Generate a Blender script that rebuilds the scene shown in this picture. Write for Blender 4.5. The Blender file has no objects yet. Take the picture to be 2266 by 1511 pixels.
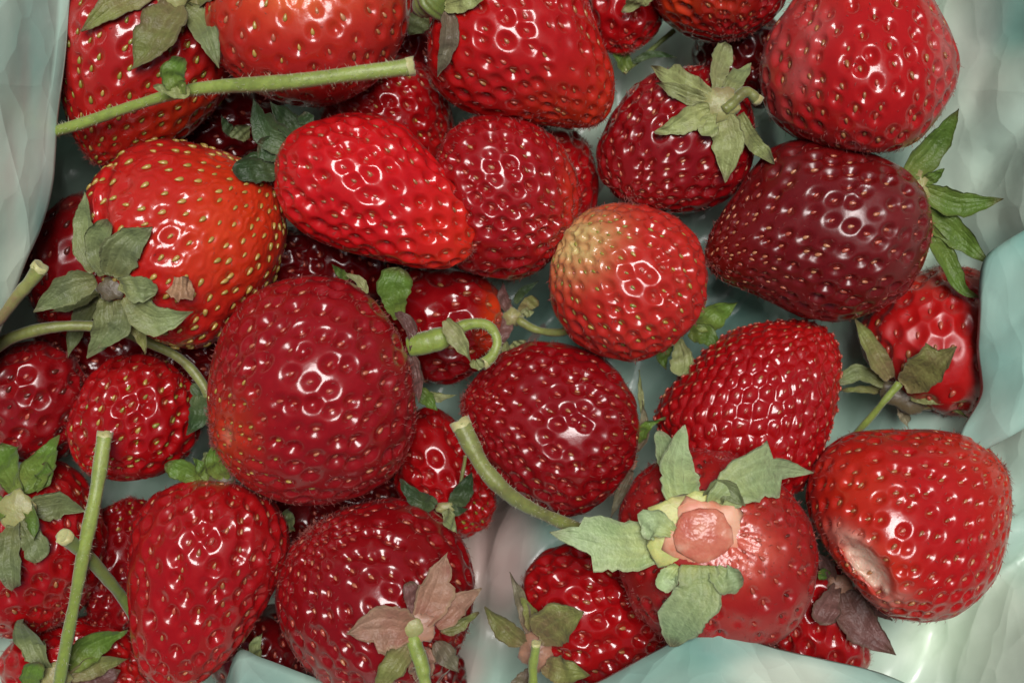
import bpy, math, random
import numpy as np
from mathutils import Vector, Matrix, Quaternion

# ------------------------------------------------------------------ units
# one layout unit is a photograph pixel on the plane z = 0; S turns it into metres
S = 0.185 / 2266.0
H = 3300.0                      # camera height over that plane, in layout units
CX, CY = 1133.0, 755.5
scene = bpy.context.scene
COL = scene.collection

# ------------------------------------------------------------------ camera
cam_d = bpy.data.cameras.new('camera')
cam = bpy.data.objects.new('camera', cam_d)
COL.objects.link(cam)
cam.location = (0, 0, H * S)
cam.rotation_euler = (0, 0, 0)
cam_d.sensor_width = 36.0
cam_d.lens = 36.0 * H / 2266.0
cam_d.clip_start = 0.01
cam_d.clip_end = 100.0
cam_d.dof.use_dof = True
cam_d.dof.focus_distance = (H - 110) * S
cam_d.dof.aperture_fstop = 17.0
scene.camera = cam

# ------------------------------------------------------------------ light
SUN_EL, SUN_AZ = 78.0, 15.0     # high, a little towards the top of the picture
world = bpy.data.worlds.new('World')
scene.world = world
world.use_nodes = True
wn = world.node_tree.nodes
sky = wn.new('ShaderNodeTexSky')
sky.sky_type = 'NISHITA'
sky.sun_disc = False
sky.sun_elevation = math.radians(SUN_EL)
sky.sun_rotation = math.radians(SUN_AZ)
sky.dust_density = 5.0
sky.air_density = 1.0
wn['Background'].inputs['Strength'].default_value = 0.05
world.node_tree.links.new(sky.outputs[0], wn['Background'].inputs['Color'])
sun_d = bpy.data.lights.new('sun', 'SUN')
sun_d.energy = 4.8
sun_d.angle = math.radians(27)
sun_d.color = (1.0, 0.97, 0.95)
sun = bpy.data.objects.new('sun', sun_d)
COL.objects.link(sun)
az, el = math.radians(SUN_AZ), math.radians(SUN_EL)
to_sun = Vector((math.sin(az) * math.cos(el), math.cos(az) * math.cos(el), math.sin(el)))
sun.rotation_euler = to_sun.to_track_quat('Z', 'Y').to_euler()
scene.view_settings.view_transform = 'Standard'
scene.view_settings.look = 'None'
scene.view_settings.exposure = -0.5
scene.view_settings.gamma = 1.0
scene.cycles.use_denoising = True
scene.cycles.max_bounces = 8
scene.cycles.sample_clamp_indirect = 6.0

# ------------------------------------------------------------------ helpers
def wpos(px, py, z=0.0):
    """photograph pixel at height z -> layout units (not yet metres)"""
    f = (H - z) / H
    return np.array([(px - CX) * f, -(py - CY) * f, z], dtype=float)

def new_mesh(name, verts, faces, mat=None, smooth=True):
    """verts in layout units; faces: (n,4) or (n,3) array, or a list of them"""
    me = bpy.data.meshes.new(name)
    v = np.asarray(verts, dtype=np.float32) * S
    fl = faces if isinstance(faces, list) else [faces]
    fl = [np.asarray(f, dtype=np.int32) for f in fl if len(f)]
    loops = np.concatenate([f.ravel() for f in fl])
    tot = np.concatenate([np.full(len(f), f.shape[1], dtype=np.int32) for f in fl])
    start = np.concatenate([[0], np.cumsum(tot)[:-1]]).astype(np.int32)
    me.vertices.add(len(v)); me.vertices.foreach_set('co', v.ravel())
    me.loops.add(len(loops)); me.loops.foreach_set('vertex_index', loops)
    me.polygons.add(len(tot))
    me.polygons.foreach_set('loop_start', start)
    me.polygons.foreach_set('loop_total', tot)
    me.polygons.foreach_set('use_smooth', np.full(len(tot), smooth, dtype=bool))
    me.update(calc_edges=True)
    me.validate()
    if mat: me.materials.append(mat)
    return me

def add_attr(me, name, arr):
    a = me.attributes.new(name, 'FLOAT', 'POINT')
    a.data.foreach_set('value', np.asarray(arr, dtype=np.float32))

def link(name, me, parent=None, loc=(0, 0, 0)):
    o = bpy.data.objects.new(name, me)
    COL.objects.link(o)
    o.location = Vector(loc) * S
    if parent: o.parent = parent
    return o

def tag(o, label, cat, group=None, kind=None):
    if label: o['label'] = label
    if cat: o['category'] = cat
    if group: o['group'] = group
    if kind: o['kind'] = kind
    return o

def empty(name, loc):
    e = bpy.data.objects.new(name, None)
    COL.objects.link(e)
    e.empty_display_size = 0.005
    e.location = Vector(loc) * S
    return e

def sstep(x, a, b):
    u = np.clip((x - a) / (b - a), 0, 1)
    return u * u * (3 - 2 * u)

def vnoise(p, seed, freq):
    """cheap smooth noise: sum of random plane waves, about -1..1"""
    r = np.random.RandomState(seed)
    out = np.zeros(len(p))
    for k in range(9):
        d = r.normal(size=p.shape[1]); d /= np.linalg.norm(d)
        out += np.sin((p @ d) * freq * r.uniform(0.6, 1.6) + r.uniform(0, 6.28))
    return out / 4.2

def catmull(pts, n):
    """n samples of a Catmull-Rom curve through pts (any dimension)"""
    p = np.asarray(pts, dtype=float)
    if len(p) == 2:
        u = np.linspace(0, 1, n)[:, None]
        return p[0] * (1 - u) + p[1] * u
    q = np.vstack([2 * p[0] - p[1], p, 2 * p[-1] - p[-2]])
    seg = np.linalg.norm(np.diff(p[:, :3], axis=0), axis=1); cum = np.concatenate([[0], np.cumsum(seg)])
    out = []
    for d in np.linspace(0, cum[-1], n):
        i = min(np.searchsorted(cum, d, side='right') - 1, len(p) - 2)
        u = (d - cum[i]) / max(seg[i], 1e-9)
        a, b, c, e = q[i], q[i + 1], q[i + 2], q[i + 3]
        out.append(0.5 * ((2 * b) + (-a + c) * u + (2 * a - 5 * b + 4 * c - e) * u * u + (-a + 3 * b - 3 * c + e) * u ** 3))
    return np.array(out)

# ------------------------------------------------------------------ materials
def N(nt, typ, **kw):
    n = nt.nodes.new(typ)
    for k, v in kw.items(): setattr(n, k, v)
    return n

def base_mat(name):
    m = bpy.data.materials.new(name); m.use_nodes = True
    nt = m.node_tree
    return m, nt, nt.nodes['Principled BSDF']

def mix(nt, fac, a, b, blend='MIX'):
    n = nt.nodes.new('ShaderNodeMix'); n.data_type = 'RGBA'; n.blend_type = blend
    for sock, v in ((n.inputs[0], fac), (n.inputs[6], a), (n.inputs[7], b)):
        if isinstance(v, bpy.types.NodeSocket): nt.links.new(v, sock)
        elif isinstance(v, (int, float)): sock.default_value = v
        else: sock.default_value = (*v, 1.0)
    return n.outputs[2]

def ramp(nt, src, stops):
    r = nt.nodes.new('ShaderNodeValToRGB')
    el = r.color_ramp.elements
    while len(el) < len(stops): el.new(0.5)
    for e, (p, c) in zip(el, stops):
        e.position = p; e.color = (*c, 1.0) if hasattr(c, '__len__') else (c, c, c, 1.0)
    nt.links.new(src, r.inputs[0])
    return r.outputs[0]

def noise(nt, scale, detail=3.0, rough=0.55, vec=None):
    n = nt.nodes.new('ShaderNodeTexNoise')
    n.inputs['Scale'].default_value = scale
    n.inputs['Detail'].default_value = detail
    n.inputs['Roughness'].default_value = rough
    if vec is None:
        t = nt.nodes.new('ShaderNodeTexCoord'); vec = t.outputs['Object']
    nt.links.new(vec, n.inputs['Vector'])
    return n.outputs['Fac']

def attr(nt, name):
    a = nt.nodes.new('ShaderNodeAttribute'); a.attribute_name = name
    return a.outputs['Fac']

def bump(nt, height, strength, dist, normal=None):
    b = nt.nodes.new('ShaderNodeBump')
    b.inputs['Strength'].default_value = strength
    b.inputs['Distance'].default_value = dist
    nt.links.new(height, b.inputs['Height'])
    if normal: nt.links.new(normal, b.inputs['Normal'])
    return b.outputs['Normal']

def flesh_mat(tip, mid, base, warm, pale, gloss=0.1, bloom=0.0):
    m, nt, p = base_mat('berry_skin')
    c = ramp(nt, attr(nt, 't'), [(0.0, base), (0.45, mid), (0.75, mid), (1.0, tip)])
    n1 = noise(nt, 90, 4.0, 0.6)
    dark = tuple(x * 0.62 for x in mid)
    f = ramp(nt, n1, [(0.4, 0.0), (0.7, 0.4)])
    c = mix(nt, f, c, dark)
    # fine fibrous mottling of the skin
    n2 = noise(nt, 900, 2.0, 0.6)
    c = mix(nt, ramp(nt, n2, [(0.45, 0.0), (0.75, 0.22)]), c, tuple(min(1, x * 1.35 + 0.006) for x in mid))
    c = mix(nt, attr(nt, 'warm'), c, warm)
    n3 = noise(nt, 420, 3.0, 0.6)
    c = mix(nt, ramp(nt, n3, [(0.35, 0.0), (0.6, 0.16)]), c, tuple(x * 0.75 for x in mid), 'MIX')
    c = mix(nt, attr(nt, 'pale'), c, pale)
    nt.links.new(c, p.inputs['Base Color'])
    p.inputs['Roughness'].default_value = 0.32
    p.inputs['Specular IOR Level'].default_value = 0.14
    p.inputs['Subsurface Weight'].default_value = 0.28
    p.inputs['Subsurface Radius'].default_value = (1.0, 0.12, 0.1)
    p.inputs['Subsurface Scale'].default_value = 0.0009
    p.inputs['Coat Weight'].default_value = 1.0
    p.inputs['Coat IOR'].default_value = 1.52
    r = ramp(nt, noise(nt, 75, 5.0, 0.62), [(0.30, gloss * 1.0), (0.48, gloss * 1.5), (0.60, gloss * 2.4), (0.72, gloss * 3.8)])
    cw_ = ramp(nt, noise(nt, 52, 4.0, 0.6), [(0.35, 1.0), (0.52, 0.9), (0.70, 0.35)])
    nt.links.new(cw_, p.inputs['Coat Weight'])
    nt.links.new(r, p.inputs['Coat Roughness'])
    p.inputs['Sheen Weight'].default_value = 0.012 + bloom * 0.8
    p.inputs['Sheen Roughness'].default_value = 0.4
    p.inputs['Sheen Tint'].default_value = (0.9, 0.62, 0.62, 1)
    nb = bump(nt, noise(nt, 700, 3.0, 0.55), 0.22, 0.0003)
    ml = nt.nodes.new('ShaderNodeMath'); ml.operation = 'MULTIPLY'
    nt.links.new(attr(nt, 'pale'), ml.inputs[0]); nt.links.new(noise(nt, 260, 4.0, 0.65), ml.inputs[1])
    nb = bump(nt, ml.outputs[0], 0.7, 0.0012, nb)      # torn or bruised flesh is rough
    nt.links.new(nb, p.inputs['Normal'])
    nc = bump(nt, ml.outputs[0], 0.7, 0.0012, bump(nt, noise(nt, 380, 4.0, 0.6), 0.22, 0.0004))
    nt.links.new(nc, p.inputs['Coat Normal'])
    return m

def seed_mat(name, a, b):
    m, nt, p = base_mat(name)
    oi = nt.nodes.new('ShaderNodeObjectInfo')
    c = mix(nt, oi.outputs['Random'], a, b)
    c = mix(nt, ramp(nt, noise(nt, 1500, 2), [(0.4, 0.0), (0.8, 0.5)]), c, tuple(x * 0.45 for x in a))
    nt.links.new(c, p.inputs['Base Color'])
    p.inputs['Roughness'].default_value = 0.35
    p.inputs['Coat Weight'].default_value = 0.5
    p.inputs['Coat Roughness'].default_value = 0.2
    return m

SEED = {
    'yellow': seed_mat('seed_yellow', (0.46, 0.31, 0.075), (0.34, 0.25, 0.05)),
    'green':  seed_mat('seed_green', (0.30, 0.27, 0.04), (0.20, 0.20, 0.03)),
    'red':    seed_mat('seed_red', (0.46, 0.10, 0.06), (0.34, 0.06, 0.035)),
    'brown':  seed_mat('seed_brown', (0.38, 0.17, 0.06), (0.27, 0.09, 0.035)),
    'tan':    seed_mat('seed_tan', (0.48, 0.22, 0.10), (0.42, 0.10, 0.06)),
    'dark':   seed_mat('seed_dark', (0.12, 0.025, 0.015), (0.08, 0.015, 0.01)),
}

def leaf_mat(name, a, b, blotch, edge):
    """a at the foot of the sepal, b towards its tip, blotch = wilted spots"""
    m, nt, p = base_mat(name)
    c = ramp(nt, attr(nt, 's'), [(0.0, a), (0.3, tuple((x + y) / 2 for x, y in zip(a, b))), (0.7, b), (1.0, b)])
    oi = nt.nodes.new('ShaderNodeObjectInfo')
    n1 = noise(nt, 150, 4.0, 0.6)
    c = mix(nt, ramp(nt, n1, [(0.46, 0.0), (0.72, 0.75)]), c, blotch)
    n2 = noise(nt, 700, 3.0, 0.65)
    c = mix(nt, ramp(nt, n2, [(0.42, 0.0), (0.7, 0.4)]), c, tuple(x * 0.5 for x in b))
    c = mix(nt, ramp(nt, attr(nt, 'e'), [(0.8, 0.0), (1.0, 0.55)]), c, edge)
    tipf = nt.nodes.new('ShaderNodeMath'); tipf.operation = 'MULTIPLY'
    nt.links.new(ramp(nt, attr(nt, 's'), [(0.80, 0.0), (1.0, 0.9)]), tipf.inputs[0]); nt.links.new(ramp(nt, noise(nt, 120, 2), [(0.42, 0.0), (0.6, 1.0)]), tipf.inputs[1])
    c = mix(nt, tipf.outputs[0], c, (0.11, 0.065, 0.03))
    # veins run from the midrib outwards
    va = nt.nodes.new('ShaderNodeMath'); va.operation = 'MULTIPLY'; va.inputs[1].default_value = 1.0
    nt.links.new(attr(nt, 'v'), va.inputs[0])
    sn = nt.nodes.new('ShaderNodeMath'); sn.operation = 'SINE'; nt.links.new(va.outputs[0], sn.inputs[0])
    vein = ramp(nt, sn.outputs[0], [(0.0, 0.0), (0.5, 0.15), (1.0, 1.0)])
    c = mix(nt, mix(nt, 0.16, (0, 0, 0), vein), c, tuple(min(1, x * 1.5 + 0.03) for x in b))
    hs = nt.nodes.new('ShaderNodeHueSaturation')
    mr = nt.nodes.new('ShaderNodeMapRange'); mr.inputs['To Min'].default_value = 0.8; mr.inputs['To Max'].default_value = 1.2
    nt.links.new(oi.outputs['Random'], mr.inputs['Value'])
    nt.links.new(mr.outputs[0], hs.inputs['Value']); nt.links.new(c, hs.inputs['Color'])
    c = hs.outputs[0]
    nt.links.new(c, p.inputs['Base Color'])
    p.inputs['Roughness'].default_value = 0.46
    p.inputs['Specular IOR Level'].default_value = 0.42
    p.inputs['Sheen Weight'].default_value = 0.12
    p.inputs['Sheen Tint'].default_value = (0.9, 0.95, 0.8, 1)
    nb = bump(nt, vein, 0.3, 0.0002)
    nb = bump(nt, n2, 0.7, 0.0006, nb)
    nb = bump(nt, n1, 0.6, 0.0012, nb)
    nt.links.new(nb, p.inputs['Normal'])
    tr = nt.nodes.new('ShaderNodeBsdfTranslucent'); nt.links.new(c, tr.inputs['Color'])
    ms = nt.nodes.new('ShaderNodeMixShader'); ms.inputs[0].default_value = 0.3
    nt.links.new(p.outputs[0], ms.inputs[1]); nt.links.new(tr.outputs[0], ms.inputs[2])
    nt.links.new(ms.outputs[0], nt.nodes['Material Output'].inputs['Surface'])
    return m

LEAF = {
    'sage':   leaf_mat('sepal_sage', (0.22, 0.22, 0.075), (0.25, 0.31, 0.125), (0.14, 0.17, 0.085), (0.32, 0.34, 0.17)),
    'olive':  leaf_mat('sepal_olive', (0.26, 0.21, 0.085), (0.23, 0.26, 0.07), (0.19, 0.105, 0.065), (0.20, 0.13, 0.08)),
    'fresh':  leaf_mat('sepal_fresh', (0.20, 0.24, 0.05), (0.12, 0.22, 0.03), (0.08, 0.16, 0.02), (0.10, 0.11, 0.03)),
    'deep':   leaf_mat('sepal_deep', (0.12, 0.16, 0.06), (0.045, 0.095, 0.03), (0.03, 0.06, 0.025), (0.12, 0.14, 0.09)),
    'pale':   leaf_mat('sepal_pale', (0.52, 0.57, 0.17), (0.44, 0.57, 0.29), (0.33, 0.48, 0.20), (0.52, 0.58, 0.36)),
    'pink':   leaf_mat('sepal_pink', (0.36, 0.16, 0.10), (0.36, 0.21, 0.14), (0.30, 0.11, 0.085), (0.42, 0.33, 0.19)),
    'purple': leaf_mat('sepal_purple', (0.17, 0.085, 0.065), (0.19, 0.085, 0.075), (0.12, 0.055, 0.045), (0.13, 0.10, 0.06)),
    'lime':   leaf_mat('sepal_lime', (0.34, 0.36, 0.13), (0.32, 0.37, 0.14), (0.27, 0.24, 0.13), (0.34, 0.34, 0.18)),
    'dry':    leaf_mat('sepal_dry', (0.22, 0.14, 0.09), (0.22, 0.20, 0.12), (0.14, 0.08, 0.06), (0.26, 0.22, 0.14)),
    'tan':    leaf_mat('flake_tan', (0.45, 0.27, 0.15), (0.42, 0.25, 0.14), (0.24, 0.12, 0.07), (0.50, 0.32, 0.20)),
}

def stem_mat(name, a, b, blotch):
    m, nt, p = base_mat(name)
    c = ramp(nt, attr(nt, 's'), [(0.0, a), (1.0, b)])
    c = mix(nt, ramp(nt, noise(nt, 220, 4, 0.6), [(0.45, 0.0), (0.7, 0.7)]), c, blotch)
    n2 = noise(nt, 800, 3, 0.6)
    c = mix(nt, ramp(nt, n2, [(0.45, 0.0), (0.7, 0.35)]), c, tuple(min(1, x * 1.5) for x in a))
    nt.links.new(c, p.inputs['Base Color'])
    p.inputs['Roughness'].default_value = 0.45
    p.inputs['Subsurface Weight'].default_value = 0.1
    p.inputs['Subsurface Scale'].default_value = 0.001
    p.inputs['Sheen Weight'].default_value = 0.2
    nt.links.new(bump(nt, n2, 0.4, 0.0004), p.inputs['Normal'])
    return m

STEM = {
    'green': stem_mat('stem_green', (0.19, 0.26, 0.04), (0.26, 0.32, 0.075), (0.11, 0.15, 0.025)),
    'olive': stem_mat('stem_olive', (0.16, 0.18, 0.04), (0.22, 0.25, 0.07), (0.09, 0.075, 0.03)),
    'dark':  stem_mat('stem_dark', (0.10, 0.14, 0.02), (0.16, 0.20, 0.05), (0.06, 0.08, 0.02)),
    'brown': stem_mat('stem_brown', (0.15, 0.075, 0.045), (0.24, 0.29, 0.07), (0.12, 0.10, 0.04)),
    'cut':   stem_mat('stem_cut', (0.46, 0.45, 0.20), (0.40, 0.40, 0.16), (0.30, 0.26, 0.10)),
    'hub':   stem_mat('calyx_hub', (0.26, 0.26, 0.09), (0.24, 0.24, 0.09), (0.20, 0.13, 0.07)),
    'hubbrown': stem_mat('calyx_hub_brown', (0.07, 0.05, 0.025), (0.12, 0.10, 0.045), (0.03, 0.02, 0.012)),
    'hubpink': stem_mat('calyx_hub_pink', (0.34, 0.17, 0.11), (0.30, 0.17, 0.10), (0.24, 0.12, 0.08)),
    'hubyellow': stem_mat('calyx_ring', (0.46, 0.47, 0.14), (0.40, 0.46, 0.15), (0.50, 0.38, 0.18)),
}

def fuzz_mat():
    m, nt, p = base_mat('fuzz')
    p.inputs['Base Color'].default_value = (0.27, 0.075, 0.06, 1)
    p.inputs['Roughness'].default_value = 0.5
    return m
FUZZ = fuzz_mat()
m_, nt_, p_ = base_mat('stem_fuzz'); p_.inputs['Base Color'].default_value = (0.5, 0.5, 0.34, 1); FUZZ_STEM = m_

def core_mat():
    m, nt, p = base_mat('torn_core')
    c = ramp(nt, noise(nt, 260, 4, 0.6), [(0.35, (0.48, 0.12, 0.08)), (0.55, (0.56, 0.19, 0.12)), (0.75, (0.64, 0.34, 0.24))])
    nt.links.new(c, p.inputs['Base Color'])
    p.inputs['Roughness'].default_value = 0.3
    p.inputs['Subsurface Weight'].default_value = 0.4
    p.inputs['Subsurface Radius'].default_value = (1, 0.4, 0.3)
    p.inputs['Subsurface Scale'].default_value = 0.0015
    p.inputs['Coat Weight'].default_value = 0.25
    p.inputs['Coat Roughness'].default_value = 0.2
    p.inputs['Specular IOR Level'].default_value = 0.25
    nb = bump(nt, noise(nt, 330, 3, 0.5), 0.5, 0.0012)
    nt.links.new(nb, p.inputs['Normal']); nt.links.new(nb, p.inputs['Coat Normal'])
    return m
CORE = core_mat()
m_, nt_, p_ = base_mat('torn_rim'); RIM = m_
nt_.links.new(ramp(nt_, noise(nt_, 300, 3), [(0.35, (0.70, 0.40, 0.26)), (0.65, (0.62, 0.22, 0.13))]), p_.inputs['Base Color'])
p_.inputs['Roughness'].default_value = 0.4; p_.inputs['Subsurface Weight'].default_value = 0.3; p_.inputs['Subsurface Scale'].default_value = 0.001

def film_mat():
    m, nt, p = base_mat('bag_film')
    white, mint, pink = (0.67, 0.79, 0.64), (0.22, 0.44, 0.37), (0.64, 0.38, 0.36)
    c = mix(nt, attr(nt, 'mint'), white, mint)
    c = mix(nt, attr(nt, 'pink'), c, pink)
    c = mix(nt, ramp(nt, noise(nt, 60, 3), [(0.4, 0.0), (0.7, 0.25)]), c, (0.50, 0.60, 0.52))
    nt.links.new(c, p.inputs['Base Color'])
    p.inputs['Roughness'].default_value = 0.36
    p.inputs['Specular IOR Level'].default_value = 0.5
    p.inputs['Coat Weight'].default_value = 0.55
    p.inputs['Coat Roughness'].default_value = 0.18
    tc = nt.nodes.new('ShaderNodeTexCoord')
    nb = None
    for sc_, st_, rot in ((24, 0.45, 0.9), (62, 0.36, 2.0), (150, 0.30, 0.3)):      # crinkles: facets that meet in sharp creases
        mp = nt.nodes.new('ShaderNodeMapping'); mp.inputs['Rotation'].default_value = (0, 0, rot); mp.inputs['Scale'].default_value = (1.0, 0.45, 0.8)
        nw = nt.nodes.new('ShaderNodeTexNoise'); nw.inputs['Scale'].default_value = sc_ * 0.8
        av = nt.nodes.new('ShaderNodeVectorMath'); av.operation = 'MULTIPLY_ADD'
        av.inputs[1].default_value = (0.5 / sc_, 0.5 / sc_, 0.5 / sc_)
        nt.links.new(tc.outputs['Object'], nw.inputs['Vector']); nt.links.new(nw.outputs['Color'], av.inputs[0]); nt.links.new(tc.outputs['Object'], av.inputs[2])
        nt.links.new(av.outputs[0], mp.inputs['Vector'])
        vo = nt.nodes.new('ShaderNodeTexVoronoi'); vo.inputs['Scale'].default_value = sc_
        nt.links.new(mp.outputs[0], vo.inputs['Vector'])
        nb = bump(nt, vo.outputs['Distance'], st_, 0.35 / sc_, nb)
    nb = bump(nt, noise(nt, 500, 2), 0.06, 0.0004, nb)
    nt.links.new(nb, p.inputs['Normal'])
    tr = nt.nodes.new('ShaderNodeBsdfTranslucent'); nt.links.new(c, tr.inputs['Color'])
    ms = nt.nodes.new('ShaderNodeMixShader'); ms.inputs[0].default_value = 0.12
    nt.links.new(p.outputs[0], ms.inputs[1]); nt.links.new(tr.outputs[0], ms.inputs[2])
    nt.links.new(ms.outputs[0], nt.nodes['Material Output'].inputs['Surface'])
    return m
FILM = film_mat()

def table_mat():
    m, nt, p = base_mat('table_wood')
    nt.links.new(ramp(nt, noise(nt, 12, 4), [(0.3, (0.20, 0.17, 0.14)), (0.7, (0.28, 0.24, 0.20))]), p.inputs['Base Color'])
    p.inputs['Roughness'].default_value = 0.6
    return m
# ------------------------------------------------------------------ height map of what is already built, seen from above
HM_C, HM_X0, HM_Y0, HM_W, HM_H = 7.0, -420, -420, 445, 335
hmap = np.full((HM_H, HM_W), -430.0)

def hm_add(v):
    """v: layout-unit world points"""
    f = H / (H - v[:, 2])
    px = v[:, 0] * f + CX; py = -v[:, 1] * f + CY
    i = ((px - HM_X0) / HM_C).astype(int); j = ((py - HM_Y0) / HM_C).astype(int)
    ok = (i >= 1) & (j >= 1) & (i < HM_W - 1) & (j < HM_H - 1)
    i, j, z = i[ok], j[ok], v[ok, 2]
    for di, dj in ((0, 0), (1, 0), (0, 1)):
        np.maximum.at(hmap, (j + dj, i + di), z)

def top_z(px, py):
    i = int((px - HM_X0) / HM_C); j = int((py - HM_Y0) / HM_C)
    i = min(max(i, 1), HM_W - 2); j = min(max(j, 1), HM_H - 2)
    return float(hmap[j - 1:j + 2, i - 1:i + 2].max())

# ------------------------------------------------------------------ seeds: a few shared meshes
def seed_mesh(mat):
    rings, seg = 4, 6
    v = [(-1.0, 0, 0)]
    for k in range(1, rings):
        u = k / rings
        x = -math.cos(u * math.pi)
        r = math.sin(u * math.pi) * (1.0 - 0.28 * x)      # pointed at one end
        for s in range(seg):
            a = 2 * math.pi * s / seg
            v.append((x, r * math.cos(a) * 0.56, r * math.sin(a) * 0.42))
    v.append((1.15, 0, 0))
    q, t = [], []
    for s in range(seg):
        s2 = (s + 1) % seg
        t.append((0, 1 + s2, 1 + s)); t.append((len(v) - 1, 1 + (rings - 2) * seg + s, 1 + (rings - 2) * seg + s2))
        for k in range(rings - 2):
            a = 1 + k * seg
            q.append((a + s, a + s2, a + seg + s2, a + seg + s))
    return np.array(v), np.array(q), np.array(t)
SV, SQ, ST = seed_mesh(None)
SEED_ME = {k: new_mesh('seed', SV, [SQ, ST], m) for k, m in SEED.items()}

GOLD = math.pi * (3 - math.sqrt(5))

class Berry: pass

def build_berry(name_label, c, z, axis, outline, mat, sp=44, depth=7.0, seeds=(('red', 1.0),), tipd=1.4,
                res=1.0, cone=0.22, zs=1.0, patches=(), lump=0.03, seedsize=0.36, sink=0.2, hair=520, seed=1,
                pit=0.5, fat=0.0, dent=0.16, tipseeds=None, group='strawberries piled in the bag', flatten=0.0):
    rs = np.random.RandomState(seed * 13 + 5)
    b = Berry()
    f0 = (H - z) / H
    out = np.array(outline, dtype=float)
    ox = (out[:, 0] - c[0]) * f0; oy = -(out[:, 1] - c[1]) * f0
    cw = wpos(c[0], c[1], z)
    # --- target outline as radius by angle
    ang = np.arctan2(oy, ox); rad = np.hypot(ox, oy)
    od = np.argsort(ang); ang, rad = ang[od], rad[od]
    A = np.linspace(-math.pi, math.pi, 361)[:-1]
    px = np.concatenate([ox[od][-1:], ox[od], ox[od][:1]]); py = np.concatenate([oy[od][-1:], oy[od], oy[od][:1]])
    # dense polygon, then by angle
    dense = np.vstack([np.linspace(0, 1, 40, endpoint=False)[:, None] * (np.array([px[i + 1], py[i + 1]]) - np.array([px[i], py[i]])) + np.array([px[i], py[i]]) for i in range(len(px) - 1)])
    da = np.arctan2(dense[:, 1], dense[:, 0]); dr = np.hypot(dense[:, 0], dense[:, 1])
    o2 = np.argsort(da); Rt = np.interp(A, da[o2], dr[o2], period=2 * math.pi)
    ker = np.exp(-(np.arange(-14, 15) / 5.5) ** 2); ker /= ker.sum()
    def smooth(v): return np.convolve(np.concatenate([v[-14:], v, v[:14]]), ker, mode='valid')
    Rt = smooth(Rt) * 1.012
    # --- base shape: a blunt cone of revolution about the axis base -> tip
    e = np.array([axis[0], -axis[1], 0.0]); e /= max(np.linalg.norm(e), 1e-6)
    sb = float(np.clip(axis[2], -1, 1)); cb = math.sqrt(1 - sb * sb)
    a = cb * e + np.array([0, 0, sb])
    perp = np.array([-e[1], e[0]])
    P2 = np.stack([Rt * np.cos(A), Rt * np.sin(A)], 1)
    Lp = np.ptp(P2 @ e[:2]); Wp = np.ptp(P2 @ perp)
    Rw = Wp / 2
    if cb > 0.5:
        L = math.sqrt(max(Lp ** 2 - (2 * Rw * sb) ** 2, (1.5 * Rw * cb) ** 2)) / cb
    else:
        L = 2.15 * Rw
    L = min(max(L, 1.6 * Rw), 3.2 * Rw)
    up = np.array([0, 0, 1.0]); u1 = up - (up @ a) * a
    if np.linalg.norm(u1) < 0.15: u1 = np.array([e[0], e[1], 0.0]) - (e @ a) * a
    u1 /= np.linalg.norm(u1); u2 = np.cross(a, u1)
    def base_pt(th, ph):
        t = -np.cos(th)
        ax = t * L / 2 + dent * Rw * np.exp(-(th / 0.42) ** 2)
        r = np.sin(th) * Rw * (1 - cone * t - 0.10 * (t * t - 0.3))
        p = ax[..., None] * a + (r * np.cos(ph))[..., None] * u1 + (r * np.sin(ph))[..., None] * u2
        return p
    nph, nth = int(220 * res), int(140 * res)
    th = np.linspace(0, math.pi, nth + 1)
    kw = 0.42 * cb
    uu = np.linspace(-math.pi, math.pi, nph, endpoint=False)
    ph = uu - kw * np.sin(uu)
    TH, PH = np.meshgrid(th[1:-1], ph, indexing='ij')
    tb = np.concatenate([[1e-4], TH.ravel(), [math.pi - 1e-4]]); pb = np.concatenate([[0.0], PH.ravel(), [0.0]])
    base = base_pt(tb, pb)
    ba = np.arctan2(base[:, 1], base[:, 0]); br = np.hypot(base[:, 0], base[:, 1])
    Rb = np.zeros(360)
    np.maximum.at(Rb, ((ba + math.pi) / (2 * math.pi) * 360).astype(int) % 360, br)
    for k in range(3): Rb = np.maximum(Rb, np.minimum(np.roll(Rb, 1), np.roll(Rb, -1)))
    Rb = smooth(Rb)
    sc = Rt / np.maximum(Rb, 1e-3); scm = float(np.mean(sc))
    def shape(p):
        an = np.arctan2(p[:, 1], p[:, 0]); r = np.hypot(p[:, 0], p[:, 1])
        s = np.interp(an, A, sc, period=2 * math.pi)
        w = sstep(r / np.interp(an, A, Rb, period=2 * math.pi), 0.0, 0.75)
        s = scm + (s - scm) * w
        q = p.copy(); q[:, 0] *= s; q[:, 1] *= s
        q[:, 2] *= zs * (scm * 0.5 + 0.5)
        nz = vnoise(q / Rw, seed, 2.6)
        q[:, 2] *= 1 + lump * nz * 1.6
        for pt in patches:
            if pt[-1]:
                q[:, 2] -= pt[-1] * patch_w(q, pt) * (p[:, 2] > 0)
        return q
    def patch_w(q, pt):
        kind, qx, qy, rx, ry, deg, st, dn = pt
        f = (H - z - 120) / H
        dx = q[:, 0] - ((qx - CX) * f - cw[0]); dy = q[:, 1] - (-(qy - CY) * f - cw[1])
        ca, sa = math.cos(math.radians(-deg)), math.sin(math.radians(-deg))
        xx = dx * ca + dy * sa; yy = -dx * sa + dy * ca
        wob = 1 + (0.55 if kind == 'hole' else 0.22) * vnoise(q / (14.0 if kind == 'hole' else 30.0), seed + 7, 1.5)
        return np.exp(-((xx / rx) ** 2 + (yy / ry) ** 2) ** (2.6 if kind == 'hole' else 1.6 if dn else 1.0) * wob)
    P = shape(base)
    # --- seed lattice
    tq = np.linspace(0.0, math.pi, 400)
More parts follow.
